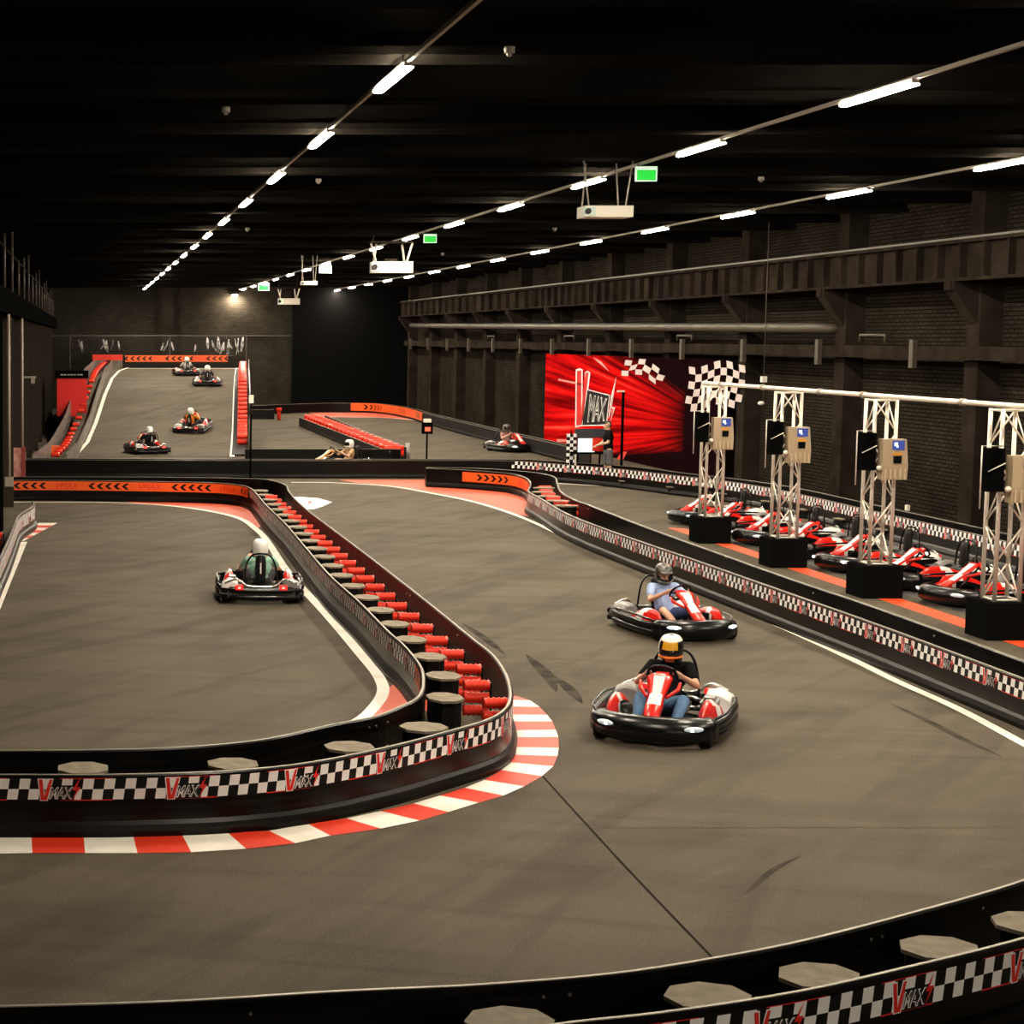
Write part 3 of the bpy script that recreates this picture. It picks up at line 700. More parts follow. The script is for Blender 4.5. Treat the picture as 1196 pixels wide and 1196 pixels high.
# --- cross barrier through the middle of the hall, running on round the pit
B3 = [(-60, 537), (30, 537), (300, 538), (500, 538), (560, 538), (600, 538.5), (651, 542), (720, 547.5), (795, 556), (840, 561), (899, 570), (1012, 595), (1144, 625), (1196, 637.5), (1330, 670)]
p3 = Path(GP(B3, .5)); p3b = Path([(p[0] + (.6 if i > 7 else .1 * i), p[1] + (.6 if i < 8 else .4)) for i, p in enumerate(GP(B3, .5))])
b3 = empty('track_barrier', (5, 52, 0), 'black cross barrier behind the near track, bending round the pit', 'track barrier')
rail(b3, p3, -1); rail(b3, p3b, 1)
s6 = p3.near(*G(598, 538.5, .5)); checker(b3, p3, -1, .028, .30, .49, s6, None, phase=0)
for i in range(16):
    p = p3.at(1.5 + 2.1 * i); support(b3, p.x, p.y + .32, 0, .4, .35, .20)
# --- far barrier along the brick wall with its orange band
B5 = [(288, 474), (346, 472), (390, 471), (430, 471.5), (450, 473), (480, 478), (494, 482), (520, 488.5), (560, 498), (600, 507.5), (651, 519), (690, 529)]
p5 = Path([G(a, b, .5) for a, b in B5]); p5b = Path([(p.x + .3, p.y + .5) for p in p5.q[::8]])
b5 = empty('track_barrier', (12, 95, 0), 'low black barrier along the far brick wall, with a short bright orange band', 'track barrier')
rail(b5, p5, -1, skirt=False, m=M_RAILIN); rail(b5, p5b, 1, skirt=False, m=M_RAILIN)
sA, sB = p5.near(*G(410, 471, .5)), p5.near(*G(494, 482, .5))
chevron_band(b5, p5, -1, .04, .12, .52, sA, sB, 1, 'C5 L C5 L C4')
# --- far infield barrier with the row of red buffers
b4 = empty('track_barrier', (8, 58, 0), 'black infield barrier behind the cross barrier, slanting row of red buffers on top', 'track barrier')
p4 = Path([G(286, 524.5, .5), G(380, 524.5, .5), G(456, 524.5, .5), G(468, 524.8, .5)]); rail(b4, p4, -1)
p4a = Path([G(474, 522, .5), G(430, 505.5, .5), G(380, 485, .5)], smooth=False); rail(b4, p4a, -1, skirt=False, m=M_RAILIN)
p4b = Path([G(456, 525, .5), G(400, 504, .5), G(350, 485.5, .5)], smooth=False); rail(b4, p4b, 1, skirt=False, h=.42, m=M_RAILIN)
n = 22
for i in range(n):
    t = (i + .5) / n; p = p4b.at(p4b.L * t); q = p4a.at(p4a.L * t); m_ = p.lerp(q, .40)
    buffer_stack(b4, m_.x, m_.y, 0, levels=(.47, .32), L=.62, r=.10, lite=True)
x, y = G(476, 537, 0); MB().cyl((x, y, 0), (x, y, .55), .07, 12).build('end_post', mat('post_grey', (.30, .29, .27), .5), b4)
p6 = Path([(5.0, 89.2), (9.1, 89.2)]); rail(b4, p6, -1, skirt=False, name='rail')
x0, y0 = G(349, 491, 0); MB().cyl((9.3, 89, 0), (9.3, 89, .6), .09, 10).cyl((9.3, 89, .42), (9.3, 89, .6), .14, 10).build('red_post', M_REDPL, b4)
# --- small barrier at the left edge
b6 = empty('track_barrier', (-1.6, 36, 0), 'short curved barrier at the left edge with a pale checkered banner and red buffers behind', 'track barrier')
p7 = Path(GP([(-22, 700), (-6, 663), (8, 634), (17, 612), (21, 603), (29, 597), (37, 592), (39.5, 588), (38, 585.5)], .5)); rail(b6, p7, -1)
checker(b6, p7, -1, .028, .22, .46, .1, None, phase=4)
p8 = Path([(p.x - .75, p.y + .5) for p in p7.q[::6]]); rail(b6, p8, 1)
for i in range(7):
    p = p7.at(p7.near(*G(14 - 2.2 * i, 620 + 6 * i, .5))); buffer_stack(b6, p.x - .32, p.y, 0, L=.3, r=.06)
# ================================================================== RAMP
ramp = empty('ramp', (3, 75, 0), 'broad grey track ramp climbing to the raised deck at the far end of the hall', 'ramp')
LE = [(87, 534.5), (102, 518), (112, 495), (122.7, 462), (131, 443), (139.4, 434), (150, 430.3)]
ds = [62 + i for i in range(39)]
def edge(pts, D):
    P_ = [RP(a, b) for a, b in pts]; P_.sort(key=lambda q: q[1])
    if D <= P_[0][1]: return P_[0][0]
    for a, b in zip(P_, P_[1:]):
        if a[1] <= D <= b[1]: return a[0] + (b[0] - a[0]) * (D - a[1]) / (b[1] - a[1])
    return P_[-1][0]
RE = [(271, 535), (274, 500), (275, 460), (276, 440), (277.4, 430.6)]
vs = []; mb = MB(); rings = []
for D in [61.5 + i * 1.0 for i in range(39)] + [100.2]:
    z = zprof(D) + .012; xl = edge(LE, D) - .9; xr = edge(RE, D) + .3; zb = 0
    rings.append([(xl, D, z), (xr, D, z), (xr, D, min(0.0, z)), (xl, D, 0.0)])
mb.rings(rings, 0, True, False); mb.build('deck', M_ASPH, ramp)
def rpath(pts, dz=0.0, yo=0.0):
    pts = [(a[0] + (b[0] - a[0]) * k_ / 8, a[1] + (b[1] - a[1]) * k_ / 8) for a, b in zip(pts, pts[1:]) for k_ in range(8)] + [pts[-1]]
    P_ = sorted([RP(a, b, dz) for a, b in pts], key=lambda q: q[1]); return Path([(q[0], q[1], q[2] + .012) for q in P_], .4)
strip(MB(), rpath([(84, 536)] + LE), -.07, .07, .035).build('painted_line', M_WHITE, ramp)
strip(MB(), rpath([(271, 535), (273.5, 500), (274.5, 460), (275.8, 440), (277, 431)]), -.08, .08, .035).build('painted_line', M_WHITE, ramp)
zt = zprof(99) + .012
xa, xb = (150 - CX) * 98.5 / F, (277 - CX) * 98.5 / F
MB().box2((xa, 98.4, zt), (xb, 98.75, zt + .01)).build('painted_line', M_WHITE, ramp)
rb1 = rpath([(74.6, 533), (91, 516), (105, 485), (114.4, 453.6), (122.7, 430.6), (131, 421), (143.6, 418)], .5)
bl = empty('ramp_barrier', (0, 64, 0), 'grey-sided barrier sweeping up along the gallery side of the ramp with red buffers', 'track barrier')
mb = MB(); sweep(mb, rb1, [(-.02, 0), (-.02, .5), (.02, .5), (.02, 0)], 0); mb.build('rail', mat('scuffed_grey_rail', (.12, .10, .085), .4, noise=((1, 1, 12), (.06, .05, .045), (.2, .17, .14))), bl)
rb2 = Path([(p.x - .95, p.y, p.z) for p in rb1.q[::3]], .4)
mb = MB(); sweep(mb, rb2, [(-.02, -.3), (-.02, .50), (.02, .50), (.02, -.3)], 0); mb.build('rail', mat('mauve_rail', (.16, .12, .11), .4, noise=((1, 1, 8), (.09, .07, .065), (.26, .2, .18))), bl)
for i in range(30):
    t = rb1.L * (i + 1.5) / 33; p = rb1.at(t); buffer_stack(bl, p.x - .45, p.y, 0, levels=(.34,), L=.26, r=.075, z0=p.z, lite=True)
x, y, z = RP(64, 531, 0); MB().box((x, y, z + .15), (.35, .3, .3)).build('orange_end_block', M_ORANGE, bl)
br = empty('ramp_barrier', (6, 64, 0), 'barrier on the open side of the ramp lined with a straight red row of buffers', 'track barrier')
rr_ = rpath([(281, 533), (281.5, 500), (281.8, 460), (282, 440), (283, 432)], .0)
mb = MB(); sweep(mb, rr_, [(-.3, -.02), (-.3, .06), (.3, .06), (.3, -.02)], 0); mb.build('base_strip', M_RAILIN, br)
for i in range(34):
    t = rr_.L * (i + 4) / 39; p = rr_.at(t); buffer_stack(br, p.x + .05, p.y, 0, levels=(.22, .42), L=.36, r=.095, z0=p.z, lite=True)
rr2 = Path([(p.x + .35, p.y, p.z) for p in rr_.q[::3]], .4)
mb = MB(); sweep(mb, rr2, [(-.02, 0), (-.02, .55), (.02, .55), (.02, 0)]); mb.build('rail', M_RAIL, br)
bt = empty('deck_barrier', (5, 99.4, zt), 'straight barrier with orange chevron band across the far edge of the raised deck', 'track barrier')
xa, xb = (143 - CX) * 99.3 / F, (272 - CX) * 99.3 / F
pT = Path([(xa, 99.3, zt), (xb, 99.3, zt)]); rail(bt, pT, -1, .68, skirt=False)
chevron_band(bt, pT, -1, .04, .36, .70, .15, pT.L - .3, -1, 'C6 L C5 L C5')
x1_, x2_ = (108 - CX) * 98 / F, (143 - CX) * 98 / F
MB().box2((x1_, 98.0, zt + .45), (x2_, 98.3, zt + .75)).build('red_end_pad', M_REDPL, bt)
# clear screen above the deck
gs = empty('clear_screen', (4, 100.1, zt), 'clear plastic safety screen with crumpled film coloured pale for its reflections behind the raised deck', 'screen')
xa, xb = (82 - CX) * 100.1 / F, (287 - CX) * 100.1 / F
MB().box2((xa, 100.1, 3.0), (xb, 100.13, 4.10)).build('clear_panel', mat('clear_plastic', (.9, .9, .9), .08, trans=1.0), gs)
mb = MB(); mb.box2((xa, 100.06, 4.08), (xb, 100.16, 4.13))
for px in (82, 198, 287): x = (px - CX) * 100.1 / F; mb.box2((x - .03, 100.06, 2.3), (x + .03, 100.16, 4.1))
mb.build('frame', M_PIPE, gs)
M_FILM = mat('film_reflection', (.62, .60, .58), .25, noise=((5, 5, 5), (.25, .24, .23), (.92, .9, .88), .4, .6))  # pale mottled film pieces stand in for white reflections in the plastic
random.seed(3)
for x0, x1, n_ in ((120, 138, 6), (238, 262, 7), (266, 286, 6), (84, 96, 2), (150, 230, 4)):
    mb = MB()
    for i in range(n_):
        px = random.uniform(x0, x1); x = (px - CX) * 100 / F; w = random.uniform(.03, .10); za = random.uniform(3.05, 3.4); zb = random.uniform(3.6, 4.02); k_ = random.uniform(-.3, .3)
        mb.tube([(x + k_, 100.3, za), (x + k_ * .3, 100.36, (za + zb) / 2), (x, 100.3, zb)], [w * .5, w, w * .4], 6)
    mb.build('film_reflection', M_FILM, gs)
# signal posts
def signal(px, py_top, dep, lab, head=True):
    x = (px - CX) / F * dep; z = GD(px, py_top, dep)[2]
    o = empty('signal_post', (x, dep, 0), lab, 'signal post')
    MB().cyl((x, dep, 0), (x, dep, z - .05), .028, 8).cyl((x, dep, 0), (x, dep, .03), .16, 14).build('pole', M_BLACK, o)
    if head:
        MB().box((x, dep, z - .15), (.30, .18, .34)).build('signal_box', M_BLACK, o)
        MB().box((x, dep - .095, z - .18), (.16, .02, .12)).build('red_lamp', mat('signal_red_lamp', (.8, .1, .05), .4, emit=(1, .10, .04), strength=.25), o)
        MB().box((x, dep, z + .07), (.20, .2, .10)).build('white_cap', M_WBOX, o)
    else:
        MB().box((x, dep - .05, z), (.12, .14, .22)).build('white_sensor', M_WBOX, o)
        MB().box((x, dep - .05, z - .35), (.10, .10, .16)).build('lower_sensor', M_STEEL, o)
signal(499, 494, 54.0, 'thin black signal post with a red-lit box and white cap behind the cross barrier')
signal(293, 466, 51.0, 'thin black post with a small white sensor beside the foot of the ramp', False)
# ================================================================== KARTS  (local axes: the kart drives towards -Y)
def superring(a, bf, br, z, n=40, p=3.2, y0=0.0):
    out = []
    for i in range(n):
        th = 2 * PI * i / n; c, s_ = math.cos(th), math.sin(th)
        r = lambda v: math.copysign(abs(v) ** (2 / p), v)
        y = r(s_) * (br if s_ > 0 else bf); x = r(c) * a
        out.append(Vector((x, y + y0, z)))
    return out
def smoothcurve(pts, per=6):
    P_ = Path(pts, 0.05); n = per * (len(pts) - 1); return [P_.at(P_.L * i / n) for i in range(n + 1)]
def make_kart():
    k = empty('racing_kart', (0, 0, 0))
    # floor tray
    mb = MB(); mb.rings([superring(.36, .80, .70, .045, 24, 4), superring(.36, .80, .70, .065, 24, 4)], 0, True, False)
    for sx in (-1, 1): mb.tube([(sx * .30, -.86, .09), (sx * .34, -.3, .09), (sx * .36, .5, .10), (sx * .34, .86, .12)], .018, 8, 1)
    mb.tube([(-.50, -.62, .13), (.50, -.62, .13)], .018, 8, 1); mb.tube([(-.5, .66, .14), (.5, .66, .14)], .022, 8, 1)
    mb.build('chassis', [M_KBLK, M_CHROME], k)
    # wrap-round bumper: two stacked bulges, front swells forward
    def loop(off, z, n=56):
        out = []
        for i in range(n):
            th = 2 * PI * i / n; c, s_ = math.cos(th), math.sin(th)
            r = lambda v, p: math.copysign(abs(v) ** (2 / p), v)
            if s_ < 0: x = r(c, 2.6) * (.70 + off); y = r(s_, 2.6) * (1.0 + off)
            else: x = r(c, 5) * (.70 + off); y = r(s_, 5) * (.96 + off)
            x *= 1 - .0 * (s_ > 0)
            out.append(Vector((x, y, z)))
        return out
    mb = MB()
    prof = [(-.08, .06), (-.03, .05), (-.002, .08), (.0, .115), (-.03, .140), (-.055, .155), (-.03, .170), (.0, .195), (-.002, .225), (-.025, .250), (-.06, .250), (-.08, .22)]
    mb.rings([loop(a, z) for a, z in prof] , 0, False, True, closed=True); b = mb.build('bumper', M_KBLK, k)
    # glossy front fairing with a raised lip
    mb = MB(); rs = []
    for i in range(25):
        t = -1 + 2 * i / 24; th = -PI / 2 + t * 1.02
        r = lambda v, p: math.copysign(abs(v) ** (2 / p), v)
        c, s_ = math.cos(th), math.sin(th); bx, by = r(c, 2.6), r(s_, 2.6)
        P_ = lambda o_, z: Vector((bx * (.70 + o_), by * (1.0 + o_), z))
        kx = 1 - .35 * abs(t) ** 3
        rs.append([P_(-.02, .06), P_(.025 * kx, .09), P_(.035 * kx, .17), P_(.015, .245), P_(-.05, .30 * (1 - .06 * t * t)), P_(-.12, .315 * (1 - .08 * t * t)), P_(-.14, .285), P_(-.08, .12)])
    mb.rings(rs, 0, True, True); fr = mb.build('front_fairing', M_KBLK, k)
    for sx in (-1, 1):
        c = Vector((sx * .43, -.905, .215)); R = Matrix.Rotation(sx * .52, 3, 'Z') @ Matrix.Rotation(-.5, 3, 'X')
        mb = MB(); mb.ell(c, (.105, .045, .028), 14, 7, 0, R); h = mb.build('headlight', M_HEADOFF, fr)
        MB().ell(c + Vector((-sx * .02, -.022, .004)), (.035, .03, .022), 10, 6).build('bulb', M_HEAD, h)
    # tail: grey cover, lights
    mb = MB()
    for z in (.10, .20): mb.tube(smoothcurve([(-.62, .93, z), (-.4, 1.0, z), (0, 1.02, z), (.4, 1.0, z), (.62, .93, z)]), .040, 8)
    rbm = mb.build('rear_bumper', M_KBLK, k)
    MB().box((0, .985, .15), (1.05, .05, .10)).build('rear_plate', mat('kart_dark_panel', (.03, .028, .028), .4), rbm)
    for sx in (-1, 1):
        mb = MB(); mb.box((sx * .34, 1.03, .255), (.12, .05, .07)); tl_ = mb.build('tail_light', M_TAIL, rbm); MB().box((sx * .34, 1.06, .255), (.045, .012, .03)).build('lit_core', mat('tail_core', (.5, .1, .08), .3, emit=(1, .25, .18), strength=.5), rbm)
    # side pods
    for sx in (-1, 1):
        mb = MB(); rs = []; N_ = 16
        for i in range(N_ + 1):
            t = i / N_; y = -.58 + 1.06 * t; hgt = .14 + .25 * math.sin(PI * min(1, .25 + t * .78)) ** .8 * (1 if t > .1 else .75); wi = .36 + .05 * (1 - t); wo = .595 - .10 * (1 - t) ** 2
            rs.append([Vector((sx * wi, y, .09)), Vector((sx * (wi + .01), y, hgt * .8)), Vector((sx * (wi + .05), y, hgt)), Vector((sx * ((wi + wo) / 2), y, hgt * 1.02)), Vector((sx * (wo - .03), y, hgt * .86)), Vector((sx * wo, y, hgt * .55)), Vector((sx * wo, y, .10))])
        mb.rings(rs, 0, True, True)
        # white slash over the top, painted faces
        for fi, f in enumerate(mb.f):
            if len(f) == 4:
                c = sum((Vector(mb.v[i]) for i in f), Vector()) / 4; ax = abs(c.x); u = (c.y + .58) / 1.06
                if ax > .40 and ((.34 < u - (ax - .45) * 1.2 < .50) or u > .80): mb.m[fi] = 1
                if ax < .40: mb.m[fi] = 2
        mb.build('side_pod', [M_KRED, M_KWHT, M_KBLK], k)
        # rear engine cover
        mb = MB(); rs = []
        for t in [0, .2, .5, .8, 1]:
            y = .50 + .40 * t; hgt = .25 + .09 * math.sin(PI * (.15 + .7 * t)); rs.append([Vector((sx * .34, y, .12)), Vector((sx * .36, y, hgt)), Vector((sx * .48, y, hgt + .03)), Vector((sx * .60, y, hgt - .03)), Vector((sx * .64, y, .14))])
        mb.rings(rs, 0, True, True); mb.build('rear_cover', M_KWHT if sx > 0 else M_KGRY, k)
        # grab tube running along the side
        mb = MB(); mb.tube(smoothcurve([(sx * .50, -.70, .24), (sx * .64, -.45, .29), (sx * .67, 0, .30), (sx * .66, .5, .29), (sx * .58, .80, .26)]), .016, 7); mb.build('side_tube', M_KBLK, k)
    mb = MB(); mb.tube(smoothcurve([(-.56, .88, .30), (-.36, .90, .37), (-.22, .93, .27), (0, .94, .255), (.22, .93, .27), (.36, .90, .37), (.56, .88, .30)], 5), .018, 8); mb.build('rear_tube', M_CHROME, k)
    # wheels
    for x, y, r, w in ((-.52, -.66, .125, .12), (.52, -.66, .125, .12), (-.50, .66, .14, .20), (.50, .66, .14, .20)):
        mb = MB(); rs = []
        for dx, rr in ((-w / 2, r * .6), (-w / 2, r * .9), (-w * .35, r), (w * .35, r), (w / 2, r * .9), (w / 2, r * .6)):
            rs.append([Vector((x + dx, y + rr * math.cos(a), r + rr * math.sin(a))) for a in [2 * PI * q / 20 for q in range(20)]])
        mb.rings(rs, 0, True, True); wh = mb.build('wheel', M_TYRE, k)
        MB().cyl((x - w * .45, y, r), (x + w * .45, y, r), r * .5, 14).build('rim', M_CHROME, wh)
    # nose cone / number panel: a red panel with white centre rising to the wheel
    mb = MB(); rs = []
    for y, z, w, th in ((-.90, .22, .07, .05), (-.82, .285, .085, .07), (-.66, .36, .09, .06), (-.50, .45, .085, .05), (-.36, .55, .115, .04), (-.29, .61, .13, .03), (-.26, .635, .10, .02)):
        d = Vector((0, -.5, .8)).normalized()
        c = Vector((0, y, z)); rs.append([c + Vector((-w, 0, 0)), c + Vector((-w * .75, 0, 0)) + d * th * .5, c + Vector((-w * .45, 0, 0)) + d * th * .8, c + Vector((w * .45, 0, 0)) + d * th * .8, c + Vector((w * .75, 0, 0)) + d * th * .5, c + Vector((w, 0, 0)), c - d * th * .5])
    mb.rings(rs, 0, True, True)
    for fi, f in enumerate(mb.f):
        if len(f) == 4:
            c = sum((Vector(mb.v[i]) for i in f), Vector()) / 4
            if abs(c.x) < .055 and -.76 < c.y < -.33: mb.m[fi] = 1
    np_ = mb.build('nose_panel', [M_KRED, M_KWHT], k)
    for sx in (-1, 1):
        mb = MB(); mb.tube([(sx * .10, -.50, .44), (sx * .19, -.32, .50), (sx * .20, -.26, .56)], [.018, .022, .015], 7); mb.build('panel_strut', M_KRED, np_)
    mb = MB(); mb.box((0, -.47, .49), (.07, .01, .012), 0, Matrix.Rotation(-.65, 3, 'X')); mb.build('number_mark', M_KBLK, np_)
    # steering
    c = Vector((0, -.14, .60)); nrm = Vector((0, .80, .60)).normalized(); u = Vector((0, -.60, .80)).normalized()
    st = MB().tube([(0, -.58, .20), tuple(c)], .016, 8).build('steering_column', M_KBLK, k)
    mb = MB(); pts = []
    for i in range(28):
        a = 2 * PI * i / 28; rr = .150 if math.sin(a) > -.55 else .128; pts.append(c + Vector((math.cos(a) * rr, 0, 0)) + u * math.sin(a) * rr)
    mb.tube(pts, .0155, 8, 0, closed=True)
    for a in (0, PI, -PI / 2): mb.tube([c, c + Vector((math.cos(a) * .14, 0, 0)) + u * math.sin(a) * .13], .011, 6)
    sw = mb.build('steering_wheel', M_KBLK, k)
    MB().box(c - nrm * .005, (.13, .03, .09), 0, Matrix.Rotation(-.64, 3, 'X')).build('wheel_pad', M_KRED, sw)
    # seat shell
    mb = MB(); cs = [(-.10, .14, .16), (.10, .10, .20), (.30, .10, .215), (.42, .16, .22), (.50, .26, .205), (.55, .32, .17), (.57, .34, .13)]
    rs = []
    for y, z, w in cs:
        up = .10 if z < .2 else .0; fw = -.10 if z >= .2 else -.0
        rs.append([Vector((-w, y + fw, z + up)), Vector((-w * .85, y + fw * .3, z + up * .2)), Vector((0, y, z)), Vector((w * .85, y + fw * .3, z + up * .2)), Vector((w, y + fw, z + up)), Vector((w * 1.02, y + .03 + fw * .9, z + up * .9 - .02)), Vector((0, y + .05, z - .04)), Vector((-w * 1.02, y + .03 + fw * .9, z + up * .9 - .02))])
    mb.rings(rs, 0, True, True); mb.build('seat', mat('seat_shell', (.014, .014, .014), .45), k)
    # tall padded back support with a tube hoop
    mb = MB(); R = Matrix.Rotation(-.12, 3, 'X')
    mb.rings([[Vector((x_, y_, z_)) for x_, y_ in ((-w, .0 + yy), (-w * .8, -.035 + yy), (w * .8, -.035 + yy), (w, yy), (w * .8, .04 + yy), (-w * .8, .04 + yy))] for z_, w, yy in ((.26, .05, .655), (.30, .075, .66), (.42, .085, .67), (.60, .085, .685), (.69, .075, .69), (.72, .045, .69))], 0, True, True)
    pad = mb.build('back_pad', mat('pad_black', (.004, .004, .004), .5, spec=.3), k)
    MB().box((0, .715, .52), (.020, .035, .17)).build('white_stripe', M_KWHT, pad)
    for sx in (-1, 1):
        mb = MB(); mb.tube(smoothcurve([(sx * .27, .72, .20), (sx * .245, .72, .45), (sx * .20, .73, .64), (sx * .12, .74, .735), (0, .74, .75)]), .015, 8); mb.build('hoop_tube', M_KBLK, k)
    # engine and tank
    mb = MB(); mb.box((.43, .28, .20), (.17, .26, .20)); mb.box((.43, .28, .32), (.11, .18, .05)); mb.cyl((.43, .42, .20), (.43, .62, .22), .04, 10); mb.build('engine', mat('engine_alloy', (.20, .20, .20), .4, .6), k)
    mb = MB(); mb.tube([(.40, .40, .24), (.2, .80, .22), (0, .86, .20)], .022, 8); mb.build('exhaust', M_CHROME, k)
    for sx in (-1, 1):
        mb = MB(); mb.tube([(sx * .17, -.60, .10), (sx * .17, -.72, .24)], .009, 6); mb.box((sx * .17, -.725, .245), (.07, .015, .05)); mb.build('pedal', M_CHROME, k)
    return k
# ================================================================== PEOPLE
def fused(name, parts, voxel, m, parent=None, smooth=4):
    """parts: ('c', points, radii) tapered limbs or ('e', centre, radii, rot); fused into one skin and baked"""
    mb = MB()
    for p in parts:
        if p[0] == 'c':
            mb.tube(p[1], p[2], 12)
            mb.ell(p[1][0], (p[2][0],) * 3, 12, 8); mb.ell(p[1][-1], (p[2][-1],) * 3, 12, 8)
            for q, r in zip(p[1][1:-1], p[2][1:-1]): mb.ell(q, (r * 1.0,) * 3, 12, 8)
        else: mb.ell(p[1], p[2], 18, 12, 0, p[3] if len(p) > 3 else None)
    o = mb.build(name, m, None)
    r = o.modifiers.new('r', 'REMESH'); r.mode = 'VOXEL'; r.voxel_size = voxel; r.use_smooth_shade = True
    s_ = o.modifiers.new('s', 'SMOOTH'); s_.factor = .5; s_.iterations = smooth
    bpy.context.view_layer.update()
    me = bpy.data.meshes.new_from_object(o.evaluated_get(bpy.context.evaluated_depsgraph_get())); me.name = name
    o.modifiers.clear(); old = o.data; o.data = me; bpy.data.meshes.remove(old)
    if not me.materials: me.materials.append(m)
    o.parent = parent; return o
def V3(*a): return Vector(a)
def mirror(p): return Vector((-p[0], p[1], p[2]))
def hand_parts(wrist, knuck, across, curl, r=.0088, spread=.021):
    """palm from wrist to knuckles, four curling fingers spaced along `across`, thumb from the palm's side"""
    w, kn = Vector(wrist), Vector(knuck); ac = Vector(across).normalized(); cu = Vector(curl).normalized(); f = (kn - w).normalized()
    P_ = []
    for q in (-.030, -.010, .010, .030): P_.append(('c', [w + ac * q * .6, kn + ac * q], [.017, .0135]))
    for i, L_ in enumerate((.030, .034, .032, .025)):
        a = kn + ac * (-.032 + spread * i); b = a + f * L_ * 1.1 + cu * .006; c = b + cu * L_ * .8 + f * .006; d = c + cu * L_ * .35 - f * L_ * .6
        P_.append(('c', [a, b, c, d], [r * 1.1, r, r * .95, r * .85]))
    t0 = w + ac * -.030 + f * .025; t1 = t0 - ac * .025 + f * .022 + cu * .012; t2 = t1 - ac * .008 + f * .028 + cu * .014
    P_.append(('c', [t0, t1, t2], [.014, .011, .009])); return P_
def head_parts(c, fwd=(0, -1, 0), s=1.0):
    c = Vector(c); f = Vector(fwd).normalized(); x = f.cross(Vector((0, 0, 1))).normalized(); u = Vector((0, 0, 1))
    P_ = [('e', c + u * .02 - f * .01, (.076 * s, .092 * s, .098 * s)), ('e', c - u * .05 + f * .022, (.056 * s, .062 * s, .065 * s)),
          ('c', [c + f * .088 + u * .005, c + f * .108 - u * .022], [.010, .014]),
          ('c', [c + f * .083 - u * .052 - x * .018, c + f * .083 - u * .052 + x * .018], [.008, .008]),
          ('c', [c + f * .082 + u * .028 - x * .035, c + f * .088 + u * .030, c + f * .082 + u * .028 + x * .035], [.009, .009, .009]),
          ('e', c + f * .078 - u * .088, (.022, .022, .018))]
    for sx in (-1, 1): P_.append(('e', c + x * sx * .078 * s - f * .005, (.012, .022, .032)))
    return P_
def seated(name_, look=(0, -1, 0), shirt_m=None, trouser_m=None, short=False, shoe_m=None, helmet='white', longsleeve=False, gloves=False, knee_out=.0, lean=0.0):
    p = empty('person', (0, 0, 0))
    hip = V3(0, .33, .235); chest = V3(lean * .5, .45, .50); neck = V3(lean, .44, .665); head = V3(lean * 1.2, .425, .80)
    sh = {s_: V3(s_ * .185 + lean, .43, .615) for s_ in (-1, 1)}
    el = {s_: V3(s_ * .30 + lean * .5, .20, .46) for s_ in (-1, 1)}
    wr = {s_: V3(s_ * .185, -.025, .585) for s_ in (-1, 1)}; kn = {s_: V3(s_ * .155, -.115, .62) for s_ in (-1, 1)}
    hj = {s_: V3(s_ * .10, .28, .225) for s_ in (-1, 1)}; ke = {s_: V3(s_ * (.215 + knee_out), -.12, .345) for s_ in (-1, 1)}
    an = {s_: V3(s_ * .185, -.50, .17) for s_ in (-1, 1)}
    up = V3(0, -.60, .80)
    B = [('c', [hip, (hip + chest) / 2 + V3(0, .02, 0), chest, neck], [.125, .115, .125, .06]), ('e', chest, (.165, .105, .15)), ('c', [neck - V3(0, 0, .05), head - V3(0, 0, .04)], [.058, .052])]
    B += head_parts(head, look)
    for s_ in (-1, 1):
        B += [('c', [chest + V3(s_ * .06, 0, .08), sh[s_]], [.075, .055]), ('c', [sh[s_], el[s_]], [.050, .038]), ('c', [el[s_], (el[s_] * .6 + wr[s_] * .4), wr[s_]], [.038, .036, .024])]
        B += hand_parts(wr[s_], kn[s_] - V3(0, -.02, .01), up * (-1), V3(-s_, -.3, -.1))
        B += [('c', [hj[s_], ke[s_]], [.085, .056]), ('c', [ke[s_], ke[s_].lerp(an[s_], .35), an[s_]], [.053, .052, .034]), ('c', [an[s_] + V3(0, 0, -.01), an[s_] + V3(s_ * .02, -.10, .02), an[s_] + V3(s_ * .025, -.15, .05)], [.036, .034, .026])]
    body = fused('body', B, .0075, M_SKIN, p)
    S = [('c', [hip + V3(0, .01, .02), (hip + chest) / 2 + V3(0, .02, 0), chest, neck - V3(0, 0, .05)], [.138, .13, .138, .078]), ('e', chest, (.18, .12, .155))]
    for s_ in (-1, 1):
        S += [('c', [chest + V3(s_ * .06, 0, .08), sh[s_]], [.085, .066])]
        if longsleeve: S += [('c', [sh[s_], el[s_], wr[s_].lerp(el[s_], .08)], [.064, .050, .034])]
        else: S += [('c', [sh[s_], sh[s_].lerp(el[s_], .62)], [.064, .058])]
    fused('shirt', S, .012, shirt_m, p)
    T = [('c', [hip, hj[1], hj[-1]], [.135, .10, .10])]
    for s_ in (-1, 1):
        if short: T += [('c', [hj[s_], hj[s_].lerp(ke[s_], .72)], [.10, .082])]
        else: T += [('c', [hj[s_], ke[s_]], [.098, .068]), ('c', [ke[s_], ke[s_].lerp(an[s_], .35), an[s_].lerp(ke[s_], .12)], [.066, .063, .050])]
    fused('shorts' if short else 'trousers', T, .013, trouser_m, p)
    for s_ in (-1, 1):
        fused('shoe', [('c', [an[s_] + V3(0, .03, -.04), an[s_] + V3(s_ * .015, -.06, -.01), an[s_] + V3(s_ * .03, -.165, .055)], [.045, .048, .036]), ('c', [an[s_] + V3(0, .0, -.02), an[s_] + V3(0, .01, .02)], [.043, .042])], .011, shoe_m, p, 2)
    # helmet: shell with visor opening and chin guard
    f = Vector(look).normalized(); x = f.cross(V3(0, 0, 1)).normalized(); R = Matrix((x, -f, V3(0, 0, 1))).transposed()
